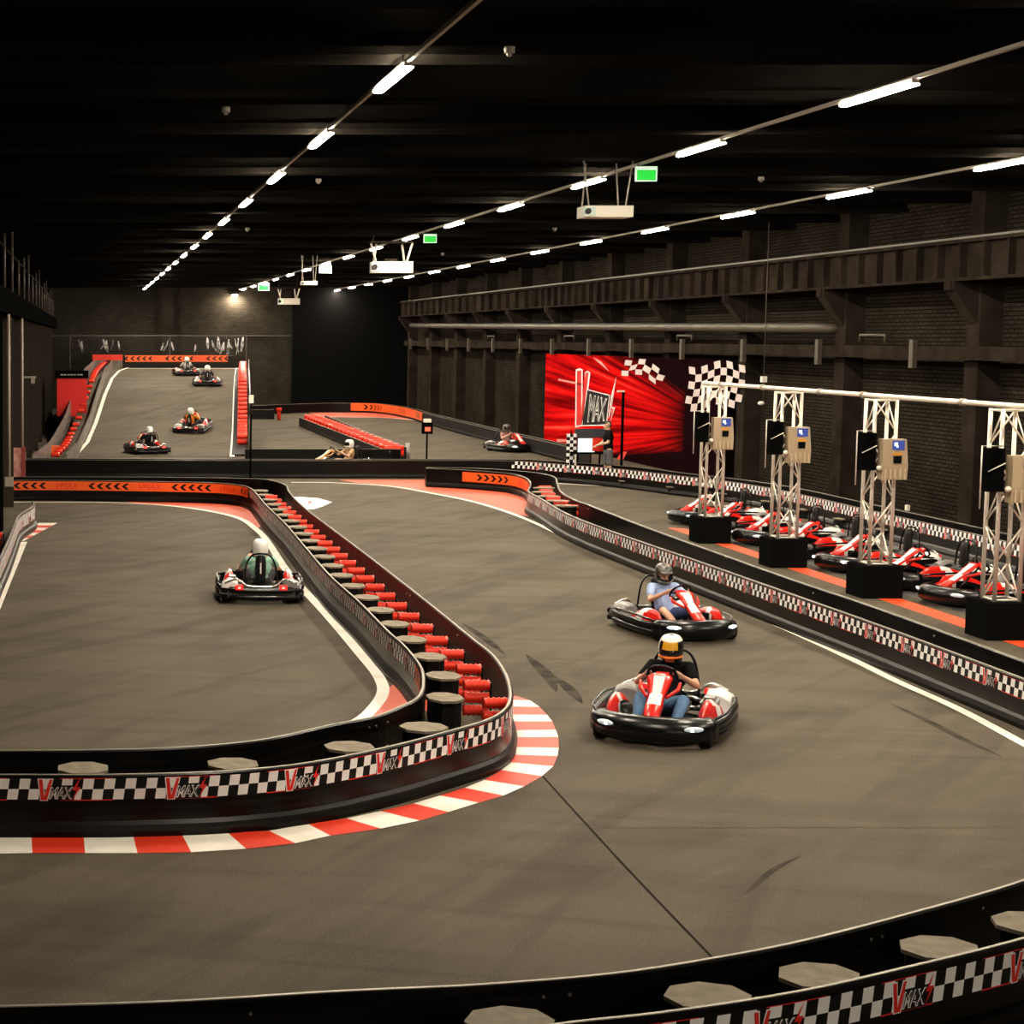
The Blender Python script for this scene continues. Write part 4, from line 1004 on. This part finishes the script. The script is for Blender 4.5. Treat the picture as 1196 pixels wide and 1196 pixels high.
    hc = head + V3(0, .0, .012)
    shell_m = {'white': mat('helmet_white', (.80, .78, .74), .25), 'dark': mat('helmet_charcoal', (.075, .07, .06), .35, noise=((14, 14, 14), (.02, .02, .02), (.18, .165, .14))), 'race': mat('helmet_black', (.02, .018, .016), .2)}[helmet]
    mb = MB(); rs = []; NA = 28; NR = 12
    def hp(th, ph, k=1.0):   # th around (0 = front), ph from bottom (-) to top
        fr_ = math.cos(th); rx, ry = .130, .150
        rad = math.cos(ph); zz = math.sin(ph)
        z = zz * (.140 if zz > 0 else .150)
        ex = 1.0 + (.14 * max(0, fr_) ** 3 if zz < -.15 else 0)
        return hc + R @ Vector((math.sin(th) * rx * rad ** .55 * k if rad > 0 else 0, -math.cos(th) * ry * (max(rad, 0) ** .55) * ex * k, z * k))
    for j in range(NR + 1):
        ph = -1.02 + (PI / 2 - .05 + 1.02) * j / NR; rs.append([hp(2 * PI * i / NA, ph) for i in range(NA)])
    mb.rings(rs, 0, False, True); nface = NR * NA; mb.f.append(tuple((NR) * NA + i for i in range(NA))); mb.m.append(0); mb.sm.append(True)
    for fi, ff in enumerate(mb.f[:NR * NA]):
        j, i = divmod(fi, NA); a = (i + .5) * 2 * PI / NA; a = a if a < PI else a - 2 * PI
        ph = -1.02 + (PI / 2 - .05 + 1.02) * (j + .5) / NR
        if helmet == 'race' and abs(a) < .62 and .0 < ph < .62: mb.m[fi] = 4
        elif abs(a) < 1.15 and -.42 < ph < .42: mb.m[fi] = 1
        elif helmet == 'race':
            if ph > .75: mb.m[fi] = 2
            elif ph < -.42 and abs(a) < .5: mb.m[fi] = 3
            elif 1.15 < a < 1.9 and ph > -.3: mb.m[fi] = 2
    vis = M_VISOR; amber = mat('helmet_yellow', (.70, .36, .02), .25)
    if helmet == 'dark':
        keep = [i for i in range(len(mb.f)) if not (mb.m[i] == 1 and i < nface and (-1.02 + (PI / 2 - .05 + 1.02) * (i // NA + .5) / NR) > -.12)]
        mb.f = [mb.f[i] for i in keep]; mb.m = [mb.m[i] for i in keep]; mb.sm = [mb.sm[i] for i in keep]
    hm = mb.build('helmet', [shell_m, vis, mat('helmet_silver', (.72, .70, .66), .3), mat('helmet_orange', (.80, .16, .015), .3), amber], p)
    mb = MB(); mb.tube([hp(a, -.52, 1.02) for a in [-1.3 + 2.6 * q / 14 for q in range(15)]], .013, 7); mb.build('chin_bar', shell_m if helmet != 'race' else mat('helmet_orange', (0, 0, 0)), hm)
    if helmet == 'dark':
        fused('peak', [('e', hc + f * .15 + V3(0, 0, .07), (.10, .05, .018), R)], .01, shell_m, p)
    return p
cloth = lambda n, c: mat(n, c, .9, bump=((30, 30, 30), .5, .006), spec=.1)
kart0 = make_kart()
kart0['category'] = 'go-kart'
GK = 'racing karts out on the track'
def put(root, x, y, z, deg, label, group=None, cat=None, tilt=0.0, scale=1.0):
    root.location = (x, y, z); root.rotation_euler = (math.radians(tilt), 0, math.radians(deg)); root.scale = (scale,) * 3
    tag(root, label, cat, group); return root
KS = 0.97
x1, y1 = G(774, 853)
put(kart0, x1, y1, .005, -26, 'red, white and black kart nearest the camera, headlights on', GK, 'go-kart', 0, KS)
d1 = seated('d', (.05, -1, -.10), cloth('black_tee', (.005, .005, .005)), cloth('blue_jeans', (.10, .19, .33)), False, cloth('brown_suede', (.36, .20, .09)), 'race')
put(d1, x1, y1, .005, -26, 'person driving the nearest kart in black T-shirt, blue jeans and orange-fronted helmet', 'kart drivers', 'person', 0, KS)
x2, y2 = G(788, 739)
k2 = copy_tree(kart0, None, {'headlight_dim': mat('headlight_bright', (.8, .86, .88), .2, emit=(.7, .85, .9), strength=.12)})
put(k2, x2, y2, .005, 7, 'red and white kart directly behind the nearest one', GK, 'go-kart',  0, .93)
d2 = seated('d', (-.15, -1, -.30), cloth('light_blue_tee', (.36, .46, .74)), cloth('dark_blue_shorts', (.06, .08, .18)), True, cloth('grey_shoe', (.10, .10, .10)), 'dark', knee_out=.02)
put(d2, x2, y2, .005, 7, 'person in light blue T-shirt, shorts and grey helmet, driving behind the nearest kart', 'kart drivers', 'person',  0, .93)
x3, y3 = G(302, 695)
k3 = copy_tree(kart0); put(k3, x3, y3, .005, 180 - 3, 'kart seen from behind alone on the inner track, red tail lights glowing', GK, 'go-kart', 0, KS)
d3 = seated('d', (0, -1, 0), cloth('mint_shirt', (.30, .52, .42)), cloth('dark_trousers', (.03, .03, .035)), False, cloth('black_shoe', (.02, .02, .02)), 'white')
put(d3, x3, y3, .005, 177, 'person in mint green shirt and white helmet, seen from behind on the inner track', 'kart drivers', 'person', 0, KS)
far = [(170, 529, 172 + 180 + 24 - 180, 'kart lowest on the ramp, tail lights lit', 'person in a black jacket and white helmet in the lowest kart on the ramp', 'black_jacket', (.012, .012, .014)),
       (226, 502, 180 - 16, 'kart halfway up the ramp with a driver in orange', 'person in an orange jacket and white helmet halfway up the ramp', 'orange_jacket', (.70, .20, .02)),
       (242, 450.5, 180 - 3, 'kart near the top of the ramp, second from the top', 'person in dark clothes and white helmet, second from the top of the ramp', 'dark_grey_jacket', (.05, .05, .055)),
       (217, 438.5, 180 + 4, 'topmost kart on the ramp, just below the orange band', 'person in a white top and white helmet in the topmost kart on the ramp', 'white_jacket', (.62, .60, .56))]
for px, py, deg, lk, lp, mn, mc in far:
    x, y, z = RP(px, py, 0); tilt = math.degrees(math.atan((zprof(y + .6) - zprof(y - .6)) / 1.2))
    kk = copy_tree(kart0); put(kk, x, y, z + .02, deg, lk, GK, 'go-kart', -tilt, KS)
    dd = copy_tree(d3, None, {'mint_shirt': cloth(mn, mc)}); put(dd, x, y, z + .02, deg, lp, 'kart drivers', 'person', -tilt, KS)
x, y = G(598, 527); kk = copy_tree(kart0); put(kk, x, y, .005, 18, 'kart coming round the far bend along the brick wall', GK, 'go-kart', 0, KS)
dd = copy_tree(d3, None, {'mint_shirt': cloth('mauve_top', (.30, .17, .15)), 'helmet_white': MATS['helmet_charcoal']}); put(dd, x, y, .005, 18, 'person in a dark helmet driving round the far bend', 'kart drivers', 'person', 0, KS)
x, y = G(378, 541); y += .3; kk = copy_tree(kart0, None, {'kart_red_plastic': mat('kart_amber_plastic', (.75, .36, .14), .3)}); put(kk, x, 55.2, .005, -68, 'kart with amber bodywork half hidden behind the cross barrier', GK, 'go-kart', 0, KS)
dd = copy_tree(d3, None, {'mint_shirt': cloth('tan_top', (.45, .28, .16))}); put(dd, x, 55.2, .005, -68, 'person in a white helmet and tan top, half hidden behind the cross barrier', 'kart drivers', 'person', 0, KS)
# karts parked in the pit
pit = [(1190, 'nearest the camera'), (1118, 'second from the camera'), (1052, 'third from the camera, one headlight bright'), (990, 'just past the third truss'), (943, 'just short of the second truss from the far end'), (896, 'beside the second truss from the far end'), (859, 'furthest from the camera')]
for i, (px, w_) in enumerate(pit):
    D = 13.95 * F / (px - CX); kk = copy_tree(kart0, None, None if i in (1, 2) else {'headlight_lens': M_HEADOFF})
    put(kk, 13.55, D - .1, .008, -76, 'empty parked pit lane kart, ' + w_, 'empty karts parked in the pit lane', 'go-kart', 0, KS)
# ================================================================== TRUSSES
M_PURPLE = M_ALU
for i, (px, py) in enumerate(((1169, 744), (1019, 696), (916, 661), (835, 633))):
    X, Y = 12.22, G(px, py)[1]
    t = empty('truss_post', (X, Y, 0), 'silver lattice post on a black box, beige terminal on it, ' + ['nearest the camera', 'second from the camera', 'third from the camera', 'furthest'][i], 'truss post', 'lattice truss posts along the pit lane')
    MB().box2((X - .31, Y - .31, .0), (X + .31, Y + .31, .50)).build('base_box', M_BASE, t)
    mb = MB(); hw = .165; z0, z1 = .50, 3.06; R = Matrix.Rotation(.0, 3, 'Z')
    cor = [Vector((X, Y, 0)) + R @ Vector((sx * hw, sy * hw, 0)) for sx, sy in ((-1, -1), (1, -1), (1, 1), (-1, 1))]
    for c in cor: mb.cyl((c.x, c.y, z0), (c.x, c.y, z1), .029, 8)
    n = 5
    for s_ in range(4):
        a, b = cor[s_], cor[(s_ + 1) % 4]
        for k_ in range(n):
            za = z0 + (z1 - z0) * k_ / n; zb = z0 + (z1 - z0) * (k_ + 1) / n
            p, q = (a, b) if (k_ + s_) % 2 else (b, a); mb.cyl((p.x, p.y, za + .02), (q.x, q.y, zb - .02), .012, 6)
        for z in (z0 + .02, z1 - .02): mb.cyl((a.x, a.y, z), (b.x, b.y, z), .017, 6)
    mb.build('lattice', M_ALU, t)
    # terminal housing facing the camera side
    hx, hy = X + .06, Y - .40; mb = MB(); 
    mb.rings([[Vector((hx - .19, hy - .0, 1.84)), Vector((hx + .20, hy, 1.84)), Vector((hx + .20, hy + .16, 1.84)), Vector((hx - .19, hy + .16, 1.84))],
              [Vector((hx - .19, hy - .02, 2.05)), Vector((hx + .20, hy - .02, 2.05)), Vector((hx + .20, hy + .16, 2.05)), Vector((hx - .19, hy + .16, 2.05))],
              [Vector((hx - .19, hy - .02, 2.46)), Vector((hx + .165, hy - .02, 2.46)), Vector((hx + .165, hy + .16, 2.46)), Vector((hx - .19, hy + .16, 2.46))]], 0, True, False)
    hs = mb.build('terminal_housing', M_BEIGE, t)
    MB().box((hx + .04, hy - .026, 2.37), (.18, .012, .14)).build('screen', M_SCR, hs); MB().box((hx + .00, hy - .034, 2.385), (.05, .004, .05)).box((hx + .02, hy - .034, 2.35), (.03, .004, .03)).build('screen_readout', M_SCRW, hs)
    MB().box((hx + .03, hy - .026, 2.235), (.14, .01, .035)).build('amber_label', M_AMBER, hs); MB().box((hx + .03, hy - .028, 2.15), (.12, .02, .11)).build('reader_window', M_KBLK, hs)
    mb = MB()
    for k_ in range(5): mb.box((hx - .14 + .075 * k_, hy - .02, 1.93), (.022, .02, .17))
    mb.build('cooling_fin', mat('beige_light', (.58, .46, .32), .5), hs)
    MB().box2((X - .42, Y - .34, 1.98), (X - .20, Y - .16, 2.55)).build('black_speaker_box', M_BLACK, t)
    mb = MB(); mb.tube([(X - .46, Y - .25, 1.75), (X - .46, Y - .25, 2.58), (X - .18, Y - .25, 2.58)], .010, 6); mb.tube([(X - .42, Y - .36, 2.25), (X - .20, Y - .36, 2.36)], .008, 6); mb.build('cable', M_ALU, t)
    MB().ell((hx - .23, hy + .0, 2.02), (.04, .04, .04), 10, 7).build('white_knob', M_WBOX, t)
tb = empty('crossbar', (12.22, 22, 3.1), 'long pale pipe resting along the tops of the lattice truss posts', 'crossbar')
MB().tube([(12.22, 12.0, 3.10), (12.22, 36.4, 3.10)], .038, 10).build('pipe', M_ALU, tb)
for y in (25.6, 28.9, 30.6, 33.2, 35.4): MB().cyl((12.22, y - .05, 3.10), (12.22, y + .05, 3.10), .052, 10).build('clamp', M_TRACK, tb)
# hanging pull lamp, wall socket boxes
for i, (px, py, dep, w) in enumerate(((1064, 593, 33, .12), (1137, 609, 31, .14), (1137, 622, 31, .05))):
    x = XW - .03; D = (x) * F / (px - CX); z = GD(px, py, D)[2]
    o = MB().box((x, D, z), (.06, w, w)).build('wall_socket', M_WBOX); tag(o, ['white square socket low on the brick wall between the two nearest trusses', 'larger white square socket on the brick wall beside the nearest truss', 'tiny white socket just below the larger one beside the nearest truss'][i], 'socket')
x, D, z = GD(892, 443, 44); o = empty('hanging_sensor', (x, D, z), 'small pale sensor dangling on a wire beside the red backdrop', 'sensor')
MB().cyl((x, D, z + .05), (x, D, 6.75), .01, 5).build('wire', M_PIPE, o); MB().box((x, D, z), (.12, .12, .14)).build('upper_box', M_WBOX, o)
x_, D_, zz = GD(889, 471, 44); MB().cyl((x, D, z - .05), (x, D, zz), .006, 5).build('cord', M_PIPE, o); MB().ell((x_, D_, zz), (.08, .08, .05), 10, 7).build('lower_lamp', M_WBOX, o)
# ================================================================== RED BACKDROP
MY0, MY1, MZ1 = XW * F / (870 - CX), XW * F / (651 - CX), 3.38
bd = empty('backdrop', (XW - .5, (MY0 + MY1) / 2, 0), 'huge red printed backdrop on the brick wall with racing logo and chequered flags', 'backdrop')
def mural():
    m = bpy.data.materials.new('backdrop_print'); m.use_nodes = True; nt = m.node_tree; N = nt.nodes; L = nt.links
    b = N['Principled BSDF']; b.inputs['Roughness'].default_value = .45
    def mth(op, a, b_=None, c=None):
        n = N.new('ShaderNodeMath'); n.operation = op
        for i, v in enumerate((a, b_, c)):
            if v is None: continue
            if isinstance(v, (int, float)): n.inputs[i].default_value = v
            else: L.new(v, n.inputs[i])
        return n.outputs[0]
    tc = N.new('ShaderNodeTexCoord'); sp = N.new('ShaderNodeSeparateXYZ'); L.new(tc.outputs['Object'], sp.inputs[0])
    # u: 0 at the far (left) edge, 1 at the near (right) edge; v: 0 floor, 1 top
    u = mth('DIVIDE', mth('SUBTRACT', (MY1 - MY0) / 2, sp.outputs['Y']), MY1 - MY0); v = mth('DIVIDE', sp.outputs['Z'], MZ1)
    du = mth('SUBTRACT', 1.0, u); dv = mth('SUBTRACT', v, .44)
    ang = mth('DIVIDE', dv, mth('MAXIMUM', du, .04))
    cb = N.new('ShaderNodeCombineXYZ'); L.new(mth('MULTIPLY', ang, 5.5), cb.inputs[0]); L.new(mth('MULTIPLY', u, .9), cb.inputs[1])
    no = N.new('ShaderNodeTexNoise'); no.inputs['Scale'].default_value = 1.6; no.inputs['Detail'].default_value = 5; L.new(cb.outputs[0], no.inputs['Vector'])
    r = N.new('ShaderNodeValToRGB'); L.new(no.outputs['Fac'], r.inputs['Fac']); cr = r.color_ramp
    cr.elements[0].position = .30; cr.elements[0].color = (.030, .002, .003, 1); cr.elements[1].position = .70; cr.elements[1].color = (.95, .12, .08, 1)
    e = cr.elements.new(.42); e.color = (.20, .002, .003, 1); e = cr.elements.new(.60); e.color = (.78, .008, .008, 1)
    # dark upper right and lower right
    up = mth('MULTIPLY', mth('SUBTRACT', mth('ADD', mth('MULTIPLY', u, 1.15), v), 1.35), 3.2)
    lo = mth('MULTIPLY', mth('SUBTRACT', mth('SUBTRACT', mth('MULTIPLY', u, 1.1), mth('MULTIPLY', v, 2.2)), .28), 5.0)
    ri = mth('MULTIPLY', mth('SUBTRACT', u, .70), 8.0)
    mk = mth('MAXIMUM', mth('MAXIMUM', up, lo), ri); cl = N.new('ShaderNodeClamp'); L.new(mk, cl.inputs[0])
    e = None
    x = N.new('ShaderNodeMix'); x.data_type = 'RGBA'; L.new(cl.outputs[0], x.inputs[0]); L.new(r.outputs['Color'], x.inputs[6]); x.inputs[7].default_value = (.010, .003, .004, 1)
    L.new(x.outputs[2], b.inputs['Base Color']); return matt(m)
MX = XW - .5
MB().box2((MX, MY0, .02), (MX + .04, MY1, MZ1)).build('print', mural(), bd)
def mp(u, v, l=0): return (MX - .004 * (1 + l), MY1 - u * (MY1 - MY0), v * MZ1)
def mw(pxl):  # photo pixel -> (u, v) on the print
    px, py = pxl; D = MX * F / (px - CX); return ((MY1 - D) / (MY1 - MY0), GD(px, py, D)[2] / MZ1)
bs = 280 / 1196.; zz = lambda a, b: (620 + a * bs, 400 + b * bs)
mb = MB()
for q, c, l in (([(218, 135), (238, 128), (252, 135), (256, 310), (268, 310), (262, 150), (275, 140), (290, 150), (266, 415), (222, 425)], 0, 0), ([(224, 142), (246, 138), (250, 330), (256, 410), (228, 415)], 1, 1), ([(266, 150), (282, 150), (262, 380), (254, 410), (252, 330)], 1, 1),
              ([(276, 232), (392, 262), (380, 415), (252, 418)], 0, 1), ([(280, 238), (388, 266), (376, 408), (258, 412)], 2, 2),
              ([(422, 170), (398, 270), (388, 380), (405, 340), (398, 400), (420, 325), (404, 322)], 0, 3), ([(418, 185), (402, 300), (394, 370), (408, 330), (402, 390), (414, 330), (402, 328)], 1, 4)):
    pts = [mp(*mw(zz(*p)), l) for p in q]; mb.add(pts, [tuple(range(len(pts)))], c)
vs, fs = fit(text_mesh('MAX', 1, .1, .03, .95), 0, 0, 1, 1); n0 = [(284, 398), (372, 392), (380, 280), (290, 256)]
def bil(x, y): a, b, c, d = [Vector(p) for p in n0]; q = a * (1 - x) * (1 - y) + b * x * (1 - y) + c * x * y + d * (1 - x) * y; return (q.x, q.y)
mb.add([mp(*mw(zz(*bil(x, y))), 3) for x, y in vs], fs, 0)
vs, fs = fit(text_mesh('MAX', 1, .1, -.015, 1.0), .03, .04, .94, .92); mb.add([mp(*mw(zz(*bil(x, y))), 4) for x, y in vs], fs, 2)
mb.build('printed_logo', [M_BANW, M_BANR, M_BANK], bd)
mb = MB(); random.seed(11)
def wave(q):  # waving chequered flag: quad grid in photo-crop coordinates laid on the print
    (x0, y0, x1, y1, nx, ny, ph, drop) = q
    for i in range(nx):
        for j in range(ny):
            if (i + j) % 2: continue
            P4 = []
            for a, b in ((i, j), (i + 1, j), (i + 1, j + 1), (i, j + 1)):
                fx, fy = a / nx, b / ny; X_ = x0 + (x1 - x0) * fx + 10 * math.sin(fy * 4 + ph); Y_ = y0 + (y1 - y0) * fy + 16 * math.sin(fx * 7 + ph) + drop * fx
                P4.append(mp(*mw(zz(X_, Y_)), 2))
            mb.add(P4, [(0, 1, 2, 3)], 0)
wave((775, 110, 1055, 330, 9, 6, .6, -10)); wave((455, 72, 660, 150, 6, 3, 1.4, 55)); 
mb.build('printed_flag', mat('print_pinkish_white', (.66, .56, .55), .5), bd)
mb = MB()
for q in (([(300, 72), (330, 100), (385, 145), (345, 95)]), ([(133, 180), (250, 205), (250, 213), (133, 190)]), ([(133, 482), (215, 484), (215, 495), (133, 495)])):
    mb.add([mp(*mw(zz(*p)), 1) for p in q], [(0, 1, 2, 3)])
mb.build('printed_streak', mat('print_pink', (.85, .30, .27), .5), bd)
mb = MB(); mb.add([mp(*mw(zz(*p)), 1) for p in ((420, 610), (455, 545), (485, 545), (455, 610))], [(0, 1, 2, 3)]); mb.build('printed_wedge', mat('print_red', (.85, .04, .02), .5), bd)
x, D, z = GD(757, 505, 57); 
o = empty('race_light', (MX - 1.2, MX * F / (818 - CX), 0), 'dark stand with a small bluish-white light in front of the right part of the backdrop', 'stand')
D = (MX - 1.2) * F / (818 - CX); z = GD(818, 505, D)[2]
MB().cyl((MX - 1.2, D, 0), (MX - 1.2, D, z + .5), .03, 8).build('stand', M_BLACK, o); MB().box((MX - 1.2, D - .03, z), (.12, .08, .16)).build('light', M_SCRW, o)
# start light post in front of the print
D = 57.0; x = (727 - CX) * D / F; z = GD(727, 457, D)[2]
o = empty('lamp_post', (x, D, 0), 'tall thin black post with a small pale head in front of the red backdrop', 'post')
MB().cyl((x, D, 0), (x, D, z), .045, 8).build('post', M_BLACK, o); MB().box((x - .08, D, z), (.22, .1, .05)).build('head', M_WBOX, o)
# control desk with screens
D = 51.0; dx = (686 - CX) * D / F
o = empty('control_desk', (dx, D, 0), 'small control desk with a lit screen in front of the red backdrop', 'desk')
MB().box2((dx - .42, D - .3, .78), (dx + .55, D + .3, .82)).build('desk_top', M_BLACK, o)
mb = MB()
for a in (-.38, .5):
    for b in (-.26, .26): mb.box((dx + a, D + b, .39), (.04, .04, .78))
mb.build('leg', M_WBOX, o)
MB().box2((dx + .08, D - .29, .86), (dx + .5, D - .26, 1.22)).build('red_panel', M_REDPL, o)
x0, z0 = (675.5 - CX) * 50.8 / F, GD(675, 528, 50.8)[2]; x1_, z1_ = (695 - CX) * 50.8 / F, GD(675, 512, 50.8)[2]
sc_ = empty('monitor', ((x0 + x1_) / 2, 50.8, .82), 'bright pale computer screen standing on the control desk', 'monitor')
MB().box2((x0 - .02, 50.8, z0 - .02), (x1_ + .02, 50.84, z1_ + .02)).build('bezel', M_BLACK, sc_); MB().box2((x0, 50.785, z0), (x1_, 50.80, z1_)).build('screen', mat('pale_screen', (.7, .9, .9), .3, emit=(.62, .85, .85), strength=.17), sc_); MB().box2((dx - .1, 50.8, .82), (dx - .05, 50.85, z0)).build('stand', M_BLACK, sc_)
x0, z0 = (672 - CX) * 51.3 / F, GD(672, 511, 51.3)[2]; x1_, z1_ = (706 - CX) * 51.3 / F, GD(672, 501, 51.3)[2]
o = empty('display_board', ((x0 + x1_) / 2, 51.3, 0), 'long dark display board just above the pale screen at the control desk', 'display')
MB().box2((x0, 51.3, z0), (x1_, 51.36, z1_)).build('panel', mat('dim_display', (.05, .055, .07), .3), o)
for xx in (x0 + .1, x1_ - .1): MB().box2((xx - .02, 51.32, 0), (xx + .02, 51.36, z0)).build('leg', M_BLACK, o)
fg = empty('flag_stand', ((668 - CX) * 51.2 / F, 51.2, 0), 'narrow black and white chequered flag stand left of the control desk', 'flag')
fx = (668 - CX) * 51.2 / F; mb = MB()
for i in range(3):
    for j in range(9): mb.box((fx - .09 + .09 * i, 51.2, .55 + .09 * j), (.09, .03, .09), (i + j) % 2)
mb.build('chequered_cloth', [M_BANW, M_BANK], fg); MB().cyl((fx, 51.25, 0), (fx, 51.25, 1.4), .02, 6).build('pole', M_BLACK, fg)
# standing staff member
def standing():
    D = 50.2; X = (711 - CX) * D / F; p = empty('person', (0, 0, 0), 'person standing at the control desk in black T-shirt and grey shorts', 'person')
    hip, chest, neck, head = V3(0, 0, .93), V3(0, .01, 1.28), V3(-.01, 0, 1.47), V3(-.03, -.0, 1.61)
    look = (-1, .1, -.25); B = [('c', [hip, (hip + chest) / 2, chest, neck], [.125, .12, .13, .06]), ('e', chest, (.13, .17, .16)), ('c', [neck - V3(0, 0, .05), head - V3(0, 0, .04)], [.06, .055])] + head_parts(head, look)
    sh = {-1: V3(0, -.19, 1.42), 1: V3(0, .19, 1.42)}; el = {-1: V3(-.08, -.26, 1.14), 1: V3(-.06, .26, 1.14)}; wr = {-1: V3(-.30, -.20, 1.08), 1: V3(-.28, .14, 1.02)}
    S = [('c', [hip + V3(0, 0, .02), (hip + chest) / 2, chest, neck - V3(0, 0, .04)], [.138, .132, .142, .08]), ('e', chest, (.145, .185, .165))]
    T = [('c', [hip - V3(0, 0, .02), hip - V3(0, 0, .08)], [.138, .13])]
    for s_ in (-1, 1):
        k_ = V3(-.02 * s_, s_ * .11, .50); a_ = V3(.03 * s_, s_ * .12, .09)
        B += [('c', [chest + V3(0, s_ * .06, .09), sh[s_]], [.075, .055]), ('c', [sh[s_], el[s_]], [.052, .04]), ('c', [el[s_], wr[s_]], [.04, .025])] + hand_parts(wr[s_], wr[s_] + V3(-.07, 0, -.01), (0, s_, 0), (0, 0, -1))
        B += [('c', [V3(0, s_ * .09, .9), k_], [.09, .058]), ('c', [k_, k_.lerp(a_, .35), a_], [.055, .054, .036]), ('c', [a_ - V3(0, 0, .03), a_ + V3(-.14, 0, -.05)], [.04, .03])]
        S += [('c', [chest + V3(0, s_ * .06, .09), sh[s_]], [.085, .066]), ('c', [sh[s_], sh[s_].lerp(el[s_], .65)], [.066, .06])]
        T += [('c', [V3(0, s_ * .09, .87), V3(0, s_ * .09, .9).lerp(k_, .85)], [.108, .085])]
        fused('shoe', [('c', [a_ + V3(.02, 0, -.05), a_ + V3(-.16, 0, -.055)], [.045, .038])], .012, cloth('dark_shoe', (.03, .03, .03)), p, 2)
    fused('body', B, .009, M_SKIN, p); fused('shirt', S, .013, MATS['black_tee'], p); fused('shorts', T, .013, cloth('grey_shorts', (.13, .13, .14)), p)
    fused('hair', [('e', head + V3(.018, 0, .045), (.088, .086, .085)), ('e', head + V3(.045, 0, .0), (.06, .08, .08))], .011, mat('brown_hair', (.06, .035, .02), .7), p)
    p.location = (X, D, 0); return p
standing()
# ================================================================== CAMERA, WORLD, COLOUR
cam = bpy.data.cameras.new('camera'); co = bpy.data.objects.new('camera', cam); COL.objects.link(co); sc.camera = co
co.location = (0, 0, H); co.rotation_euler = (PI / 2 - TH, 0, 0)
cam.sensor_width = 36; cam.lens = F / 1196 * 36; cam.shift_x = (598 - CX) / 1196; cam.clip_end = 300
w = bpy.data.worlds.new('world'); sc.world = w; w.use_nodes = True; w.node_tree.nodes['Background'].inputs[0].default_value = (0, 0, 0, 1); w.node_tree.nodes['Background'].inputs[1].default_value = 0
sc.view_settings.view_transform = 'Standard'; sc.view_settings.look = 'None'; sc.view_settings.gamma = 1; sc.view_settings.exposure = 2.55; sc.view_settings.use_curve_mapping = False
